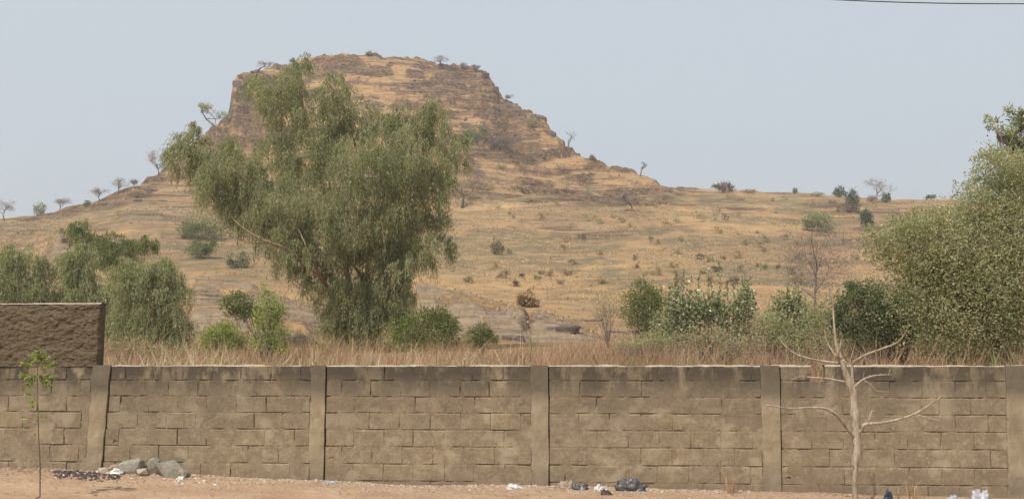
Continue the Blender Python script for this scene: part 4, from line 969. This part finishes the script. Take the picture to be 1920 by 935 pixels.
while cnt < 74:
    if cnt < 46: x = rnd.uniform(640, 1090); y = rnd.uniform(105, 300)
    elif cnt < 60: x = rnd.uniform(425, 560); y = rnd.uniform(120, 230)
    else: x = rnd.uniform(60, 1500); y = rnd.uniform(310, 470)
    if y < np.interp(x, SX, SYy) + 3 or (330 < x < 850 and y > 300): continue
    b = hit(x, y); s = b[1] / F; w_ = rnd.uniform(4, 11) * s; h_ = w_ * rnd.uniform(.3, .6)
    hull_rock('small_rock', b, (w_, w_ * .7, h_), M['rock'], cnt * .9 + 50, where(x, y, ('small ' if w_/s < 8 else 'larger ') + ('flat' if h_/w_ < .42 else 'blocky') + ' dark rock'), 'rock', 'small rocks strewn over the hill', yaw=rnd.uniform(0, 3)); cnt += 1
SB = [(1052,612,60,24,60,'smooth pale grey rock slab dipping to the right, beside the rocky gap'), (962,632,36,20,60,'dark cracked rock left of the rocky gap behind the grass'), (1170,622,52,12,52,'flat pale rock left of the dense round bush'), (1112,600,26,9,56,'small pale rock near the thin pale tree')]
for i, (x, y, w_, h_, yd, lb) in enumerate(SB):
    p = at(x, y, yd); b = np.array([p[0], p[1], gz(p[0], p[1])]); s = yd / F; zc = p[2]
    top = at(x, y - h_ / 2, yd)[2]; H = max(top - b[2] + .5, .5)
    b2 = hit(x, y + h_ * .3); s = b2[1] / F
    rock_blob('rock_slab', b2 + np.array([0, w_ * s * .2, -h_ * s * .15]), (w_ * s, w_ * s * .7, h_ * s * 1.1), M['slab'], i * 2.3 + 9, lb, yaw=rnd.uniform(-.3, .3), angular=.2)

# ------------------------------------------------------------------ dry grass behind the wall (uncountable)
def blades(name, P, H, W_, mat, tint, label, lean=.22, bias=0.0, parent=None):
    n = len(P); d = np.stack([R.normal(size=n) * lean + bias, R.normal(size=n) * lean, np.ones(n)], -1); d /= np.linalg.norm(d, axis=1, keepdims=True)
    s = unit(n); s[:, 2] = 0; s /= np.linalg.norm(s, axis=1, keepdims=True); H = H[:, None]; W_ = np.broadcast_to(W_, (n,))[:, None]
    droop = np.stack([R.normal(size=n), R.normal(size=n), -np.abs(R.normal(size=n)) * .4], -1) * .16 * H
    m_ = P + d * H * .6; e = P + d * H + droop
    V = np.stack([P - s*W_/2, P + s*W_/2, m_ + s*W_*.55, m_ - s*W_*.55, e], 1).reshape(-1, 3)
    base = np.arange(n)[:, None] * 5; Fq = np.concatenate([base + np.array([[0,1,2,3]]), base + np.array([[3,2,4,4]])], 0)
    V = np.concatenate([V]); 
    # tip as a thin quad so every face has four distinct corners
    e2 = e + s * W_ * .12; V = np.stack([P - s*W_/2, P + s*W_/2, m_ + s*W_*.55, m_ - s*W_*.55, e, e2], 1).reshape(-1, 3)
    base = np.arange(n)[:, None] * 6; Fq = np.concatenate([base + np.array([[0,1,2,3]]), base + np.array([[3,2,5,4]])], 0)
    o = link(name, mesh_np(name, V, Fq, mat, {'tint': np.repeat(np.clip(tint, 0, 1), 6)}), parent)
    if label: tag(o, label, 'grass', kind='stuff')
    return o
def gzv(x, y):
    a = np.arctan2(x, y); r = np.hypot(x, y); ia = np.clip((a - fa[0]) / _dfa, 0, len(fa) - 1.001); i = ia.astype(int); fx = ia - i
    j = np.clip(np.searchsorted(rr, r) - 1, 0, nR - 2); fy = np.clip((r - rr[j]) / (rr[j+1] - rr[j]), 0, 1)
    return (Z[i,j]*(1-fx)+Z[i+1,j]*fx)*(1-fy) + (Z[i,j+1]*(1-fx)+Z[i+1,j+1]*fx)*fy
n = 62000
yy_ = 15.5 + 25 * R.random(n) ** .8; xx_ = (R.random(n) * 1.25 - .62) * yy_
dens = fbm(xx_ * .45, yy_ * .45, 0 * xx_, 4); keep = dens > -.30 + .55 * R.random(n) - .12; xx_, yy_, dens = xx_[keep], yy_[keep], dens[keep]
zz_ = gzv(xx_, yy_); hh = (1.30 + .85 * dens + .55 * fbm(xx_ * .9, yy_*.7, 0*xx_, 4)) * R.uniform(.5, 1.12, len(xx_)) * (1.12 - .01 * yy_) * np.where(R.random(len(xx_)) < .05, 1.35, 1)
blades('dry_grass', np.stack([xx_, yy_, zz_ - .03], -1), hh, .010 * R.uniform(.6, 1.5, len(xx_)), M['grass'], .45 + .5 * fbm(xx_*.6, yy_*.8, 0*xx_+4, 3) + R.normal(size=len(xx_)) * .2 - .05 - .16 * sstep(-2, 8, xx_) + .35 * fbm(xx_*.25, yy_*.2, 0*xx_+44, 3), 'tall dry reddish tan grass in a belt behind the block wall', lean=.26, bias=.16)
ng = 2600; k_ = R.random(len(xx_)) < .06; gx_, gy_ = xx_[k_], yy_[k_]; sel = fbm(gx_*.35, gy_*.35, 0*gx_+9, 3) > .12; gx_, gy_ = gx_[sel], gy_[sel]
blades('green_weeds', np.stack([gx_, gy_, gzv(gx_, gy_)], -1), R.uniform(.9, 1.7, len(gx_)), .022, M['olive'], R.random(len(gx_)), 'green stalks growing in patches among the dry grass')
# shorter grass & tufts spread over the slope
n = 46000
ta = (R.random(n) * 1.14 - .57); ry = 36 + 200 * R.random(n) ** 1.15; tx = ta * ry
dens = fbm(tx * .09, ry * .09, 0*tx + 5, 4); keep = dens + .25 * R.random(n) > .16; tx, ry = tx[keep], ry[keep]
sl = .09 + .0007 * ry
blades('hill_grass', np.stack([tx, ry, gzv(tx, ry) - .02], -1), sl * R.uniform(.5, 1.7, len(tx)), (.05 + .0009 * ry) * R.uniform(.6, 1.5, len(tx)), M['tuft'], .62 + .3 * fbm(tx*.06, ry*.06, 0*tx, 3) + R.normal(size=len(tx)) * .18, 'short dry grass tufts scattered over the hillside', lean=.35)

# ------------------------------------------------------------------ dusty air
hz = MB(); e_ = 1950; zb_, zt_ = -3.5, 150
hz.add([(-e_,-e_,zb_),(e_,-e_,zb_),(e_,e_,zb_),(-e_,e_,zb_),(-e_,-e_,zt_),(e_,-e_,zt_),(e_,e_,zt_),(-e_,e_,zt_)], [(3,2,1,0),(4,5,6,7),(0,1,5,4),(1,2,6,5),(2,3,7,6),(3,0,4,7)])
hm, hn = newmat('dusty_air'); kk = N(hn); pv = kk.n('ShaderNodeVolumePrincipled'); pv.inputs['Density'].default_value = .00060; pv.inputs['Color'].default_value = (.95,.93,.91,1); pv.inputs['Anisotropy'].default_value = .2
ho = kk.n('ShaderNodeOutputMaterial'); kk.l(pv.outputs[0], ho.inputs['Volume'])
haze = link('haze', hz.mesh('haze', hm, False)); tag(haze, kind='stuff')

# ------------------------------------------------------------------ foreground: bare young tree, sapling, litter
Yf = 11.8
base = on_ground(1603, Yf); fg = empty('leafless_young_tree', base, 'pale leafless young tree with curving branches in front of the block wall', 'tree')
def fpath(pts): return smooth_path([at(x, y, Yf + (d_[0] if d_ else 0)) for x, y, *d_ in pts], 5)
mb = MB(); p = [base] + fpath([(1603,932),(1602,905),(1603,880),(1606,850),(1606,818),(1604,790),(1602,760),(1600,735),(1592,716),(1586,700),(1580,680),(1572,662),(1567,640),(1564,610),(1562,580),(1560,545)])
n = len(p); prof = np.interp(np.linspace(0, 1, n), [0, .10, .17, .22, .3, .36, .42, .55, .68, .8, 1], [.028, .030, .040, .052, .048, .058, .045, .038, .034, .016, .005]); mb.tube(p, prof, 12, .09)
link('trunk', mb.mesh('trunk', M['bark_pale']), fg)
BR = [([(1606,822),(1592,806,-.05),(1580,790,-.1),(1566,775,-.15),(1545,765,-.2),(1515,764,-.3),(1480,765,-.4),(1437,759,-.5)], .026), ([(1604,815),(1616,805,-.05),(1622,795,-.1),(1645,793,-.1),(1680,787,-.2),(1715,775,-.3),(1745,757,-.35),(1768,741,-.4)], .024),
      ([(1715,776,-.3),(1740,783,-.3),(1765,790,-.25),(1785,792,-.2)], .009), ([(1622,796,-.1),(1630,785,-.1),(1635,768,-.1)], .013), ([(1590,716),(1572,713,.1),(1550,709,.15),(1520,707,.2),(1498,706,.25),(1480,714,.3)], .014),
      ([(1600,728),(1612,716,-.05),(1625,708,-.1),(1645,703,-.15),(1671,702,-.2)], .018), ([(1620,712,-.08),(1632,720,-.1),(1645,732,-.1),(1671,734,-.1)], .008), ([(1572,680),(1545,677,.1),(1515,671,.1),(1490,662,.2),(1472,648,.2),(1460,630,.3)], .015),
      ([(1600,732),(1598,705,.05),(1598,685,.05),(1604,676,0),(1625,664,-.1),(1655,653,-.2),(1680,643,-.2),(1692,632,-.25),(1700,618,-.3)], .019), ([(1570,672),(1574,655,-.1),(1577,640,-.1),(1577,622,-.1)], .010), ([(1568,668),(1556,650,.1),(1549,635,.1),(1546,618,.1)], .011),
      ([(1560,613),(1548,605),(1532,602)], .007), ([(1603,876),(1592,868,-.1),(1575,860,-.15),(1540,856,-.2)], .008), ([(1605,832),(1590,828,-.1),(1572,826,-.15),(1551,830,-.2)], .006), ([(1578,672),(1588,680,-.1),(1592,684,-.1)], .008), ([(1562,585),(1558,570),(1552,560)], .004)]
for pts, r0 in BR:
    b = MB(); p = fpath(pts); n = len(p); b.tube(p, [r0 * (1 - .75 * k / (n-1)) for k in range(n)], 7, .10)
    for k in range(5 if r0 > .012 else 2):
        i = rnd.randrange(n // 3, n); e = p[i] + np.array([rnd.uniform(-.07,.07), rnd.uniform(-.06,.06), rnd.uniform(-.01,.11)]); b.tube([p[i], (p[i]+e)/2 + R.normal(size=3)*.006, e], [.0045, .003, .0015], 4)
    link('branch', b.mesh('branch', M['bark_pale']), fg)
# buds along the upper branch
bd = MB()
for (x, y) in ((1512,706),(1518,705),(1507,708),(1560,709),(1631,704),(1640,703),(1438,759)):
    c = at(x, y, Yf + .2 if x < 1600 else Yf - .12); bd.tube([c - np.array([0,0,.006]), c, c + np.array([0,0,.008])], [.003,.008,.003], 6)
link('bud', bd.mesh('bud', M['petal']), fg)

base = on_ground(76, 11.6); sp = empty('slender_sapling', base, 'slender green sapling with feathery top leaves before the left part of the block wall', 'sapling')
mb = MB(); p = [base] + smooth_path([at(75,930,11.6), at(75,870,11.6), at(72,810,11.6), at(71,750,11.6), at(70,705,11.6), at(71,676,11.6)], 5); n = len(p)
mb.tube(p, [.0085 - .006 * k / (n-1) for k in range(n)], 6, .1); link('stem', mb.mesh('stem', M['stem_brown']), sp)
for (x0_, y0_, x1_, y1_) in ((71,690,42,682),(71,695,100,684),(71,705,40,706),(71,705,104,707),(71,684,58,668),(71,684,86,668),(70,712,50,722),(70,712,92,722),(71,680,72,662),(72,745,48,740),(72,765,58,752),(72,790,44,784),(72,735,58,760),(72,700,60,712),(71,700,84,714),(72,775,82,783)):
    big_ = y0_ < 730; q = at(x0_, y0_, 11.6); e = at(x1_, y1_, 11.6 + rnd.uniform(-.15, .15)); b = MB(); pth = smooth_path([q, (q + e)/2 + np.array([0,0,.02]), e + np.array([0,0,-.01])], 4); b.tube(pth, [.002]*len(pth), 3)
    lf = link('leaf', b.mesh('leaf', M['stem_brown']), sp)
    m = 46 if big_ else 12; tt_ = R.uniform(.25 if big_ else .5, 1, m); Pp = q + (e - q) * tt_[:, None] + np.array([0,0,.01]); d = unit(m) * .5 + (e - q) / np.linalg.norm(e - q) * .5; d[:, 2] -= .15; d /= np.linalg.norm(d, axis=1, keepdims=True)
    me_l = leaves('leaflet', Pp, d, R.uniform(.04,.075,m), R.uniform(.016,.026,m), M['bright'], .5 + R.normal(size=m)*.25)
    me_l.parent = lf; me_l.data.transform(Matrix.Translation(-Vector(sp.location)))

# broken blocks and rubble at the foot of the wall
def yfoot(px): s = wall_s(px); return 13.6 + WS * s
def lump(name, px, py, wpx, hpx, mat, seed, label, cat, off=.25, group=None, yaw=0.0, ang=.12, dep=.7, kind=None):
    Yd = yfoot(px) - off; s = Yd / F; b = on_ground(px, Yd); 
    o = hull_rock(name, b + np.array([0, 0, hpx * s * .38]), (wpx * s * 1.3, wpx * s * dep * 1.2, hpx * s * 1.45), mat, seed, label, cat, group, yaw, 30, .97 - ang); return o
lump('broken_block', 334, 897, 50, 25, M['grey_conc'], 2.2, 'largest grey broken concrete block at the wall foot, right end of the rubble', 'rubble', .30, yaw=.25, ang=.10).rotation_euler = (.08, .10, 0)
lump('broken_block', 258, 898, 40, 23, M['grey_conc'], 4.1, 'grey broken concrete block in the middle of the rubble near the left pillar', 'rubble', .36, yaw=-.3, ang=.17).rotation_euler = (.1, -.22, 0)
lump('broken_block', 296, 895, 24, 26, M['grey_conc'], 6.6, 'tilted grey concrete fragment wedged between the two bigger broken blocks', 'rubble', .22, yaw=.5, ang=.2).rotation_euler = (0, .6, 0)
lump('broken_block', 352, 903, 20, 14, M['grey_conc'], 8.8, 'small grey chip leaning on the right end of the largest broken block', 'rubble', .36, yaw=.5, ang=.3).rotation_euler = (0, .5, 0)
lump('broken_block', 280, 903, 20, 12, M['capmort'], 9.9, 'pale broken chunk in front of the wedged grey fragment', 'rubble', .42, yaw=.9, ang=.34)
lump('broken_block', 228, 905, 26, 13, M['stone'], 7.3, 'tan rubble lump at the left end of the rubble pile', 'rubble', .28, yaw=.5, ang=.3)
lump('broken_block', 206, 909, 16, 8, M['capmort'], 3.3, 'small pale lump at the foot of the leaning left pillar', 'rubble', .30, yaw=.2, ang=.34)
def crumple(name, px, py, wpx, hpx, mat, seed, label, off=.3, flat=1.0):
    Yd = yfoot(px) - off; s = Yd / F; b = on_ground(px, Yd); n = 30
    u, v = np.meshgrid(np.linspace(0, 2*math.pi, n, endpoint=False), np.linspace(0.02, math.pi/2 + .2, 14), indexing='ij')
    x = np.cos(u) * np.sin(v); y = np.sin(u) * np.sin(v); z = np.cos(v)
    f = fbm(x*1.6 + seed, y*1.6, z*1.6, 4, .6); cr = 1 - np.abs(fbm(x*2.2 + seed*2, y*2.2, z*2.2, 4, .6)) * 3; k = .65 + .6 * f + .32 * cr
    P = np.stack([x * k * wpx * s / 2, y * k * wpx * s * .32, np.maximum(z, -.1) * k * hpx * s * flat], -1).reshape(-1, 3)
    idm = np.arange(n * 14).reshape(n, 14); q = np.stack([idm[:, :-1], idm[:, 1:], np.roll(idm, -1, 0)[:, 1:], np.roll(idm, -1, 0)[:, :-1]], -1).reshape(-1, 4)
    o = link(name, mesh_np(name, P, q, mat)); o.location = tuple(b); tag(o, label, 'litter'); return o
crumple('plastic_bag', 1178, 918, 60, 23, M['black_pl'], 3, 'black plastic bag heaped against the foot of the wall', .3)
crumple('plastic_bag', 1085, 918, 36, 11, M['black_pl'], 5, 'small flat black rag among pale litter right of the middle pillar', .3)
crumple('plastic_bag', 966, 920, 34, 9, M['white_pl'], 8, 'flat bright white piece of litter left of the middle pillar foot', .35)
crumple('plastic_bag', 1062, 913, 46, 16, M['stone'], 9, 'crumpled pale brown litter at the right foot of the middle pillar', .2)
crumple('plastic_bag', 1120, 920, 22, 11, M['white_pl'], 10, 'small crumpled white litter left of the black bag', .35)
crumple('plastic_bag', 1652, 934, 17, 17, M['blue_pl'], 11, 'dark blue crumpled bag right of the leafless young tree foot', .35)
crumple('plastic_bag', 1772, 938, 26, 12, M['silver_pl'], 12, 'small silver litter, left of the larger silver bag at the lower right', .4)
crumple('plastic_bag', 1822, 936, 38, 22, M['silver_pl'], 13, 'crinkled silver bag standing at the lower right foot of the wall', .4)
crumple('plastic_bag', 230, 908, 26, 9, M['white_pl'], 14, 'flat white litter below the left rubble', .5)
crumple('plastic_bag', 350, 909, 14, 5, M['white_pl'], 15, 'tiny white scrap right below the largest broken block', .5)
crumple('plastic_bag', 625, 915, 32, 4, M['silver_pl'], 16, 'thin greyish scrap right of the second pillar foot', .35)
crumple('plastic_bag', 1134, 938, 24, 9, M['char'], 17, 'dark stone like lump at the bottom below the black bag', .75)
# debris and gravel
def scatter(name, n, mat, xr, off, size, label, dens=None, cat='debris'):
    px = R.uniform(xr[0], xr[1], n); Yd = np.array([yfoot(x) for x in px]) - np.abs(R.normal(size=n)) * off[1] - off[0]; X_ = (px - 960) / F * Yd
    z = gzv(X_, Yd); sz = size * R.uniform(.3, 1.0, n) ** 1.5
    c = np.array([[-1,-1,0],[1,-1,0],[1,1,0],[-1,1,0],[-.6,-.6,1],[.6,-.6,1],[.6,.6,1],[-.6,.6,1]], float)
    a = R.random(n) * 6.28; V = c[None] * np.stack([sz, sz * R.uniform(.5,1,n), sz * R.uniform(.3,.9,n)], -1)[:, None] * (1 + .3 * R.normal(size=(n, 8, 3)) * .6)
    ca_, sa_ = np.cos(a)[:, None], np.sin(a)[:, None]; V = np.stack([V[...,0]*ca_ - V[...,1]*sa_, V[...,0]*sa_ + V[...,1]*ca_, V[...,2]], -1) + np.stack([X_, Yd, z - sz*.15], -1)[:, None]
    f = np.array([[4,5,6,7],[0,1,5,4],[1,2,6,5],[2,3,7,6],[3,0,4,7]]); Fq = (np.arange(n)[:, None, None] * 8 + f[None]).reshape(-1, 4)
    o = link(name, mesh_np(name, V.reshape(-1, 3), Fq, mat)); return tag(o, label, cat, kind='stuff')
scatter('gravel', 3400, M['stone'], (-150, 2080), (.05, .6), .026, 'loose pebbles and crumbs scattered along the foot of the wall')
scatter('mortar_crumbs', 700, M['capmort'], (180, 1400), (.03, .12), .030, 'pale crumbs of mortar lying against the foot of the wall')
scatter('charred_debris', 330, M['char'], (118, 236), (.55, .20), .032, 'dark charred scraps in a heap below the left rubble')
scatter('paper_scraps', 60, M['white_pl'], (110, 420), (.3, .25), .026, 'small white scraps in the dirt around the left rubble')
scatter('paper_scraps', 60, M['white_pl'], (880, 1240), (.15, .2), .018, 'small white scraps in the dirt either side of the middle pillar')
scatter('dead_leaves', 500, M['char'], (-100, 2000), (.1, .7), .012, 'dark dead leaves and twigs scattered over the dirt')
# dry weeds in front of the wall
def weed(px, off, h, n, label, mat='grass'):
    Yd = yfoot(px) - off; b = on_ground(px, Yd); t = empty('dry_weed', b, label, 'weed')
    P = np.tile(b, (n, 1)) + R.normal(size=(n, 3)) * np.array([.04, .03, 0]); o = blades('stalk', P, h * R.uniform(.5, 1.1, n), .007, M[mat], .5 + R.normal(size=n) * .2, None, lean=.16, parent=t); return t
weed(1364, .3, .34, 34, 'clump of reddish dry stalks at the wall foot left of the fourth pillar')
weed(1700, .35, .30, 26, 'clump of dry stalks at the wall foot right of the leafless young tree')
weed(1668, .3, .22, 12, 'few thin dry stalks between the dark blue bag and the larger dry clump')
weed(1182, .15, .25, 8, 'thin dry stalks just behind the black plastic bag')
weed(1060, .1, .22, 6, 'few straw stalks at the right of the middle pillar')
weed(960, .1, .18, 5, 'few straw stalks at the wall just left of the middle pillar')

# overhead cable
a = at(1180, -34, 11.0); b = at(1530, -2, 11.6); c = at(1920, 7.5, 12.2); d = at(2400, -4, 13)
mb = MB(); p = smooth_path([at(300, -260, 9.5), a, b, c, d, at(3200, -120, 14)], 10); mb.tube(p, [.0065] * len(p), 6)
o = link('overhead_cable', mb.mesh('overhead_cable', M['cable'])); tag(o, 'black overhead cable crossing the top right corner of the sky', 'cable')
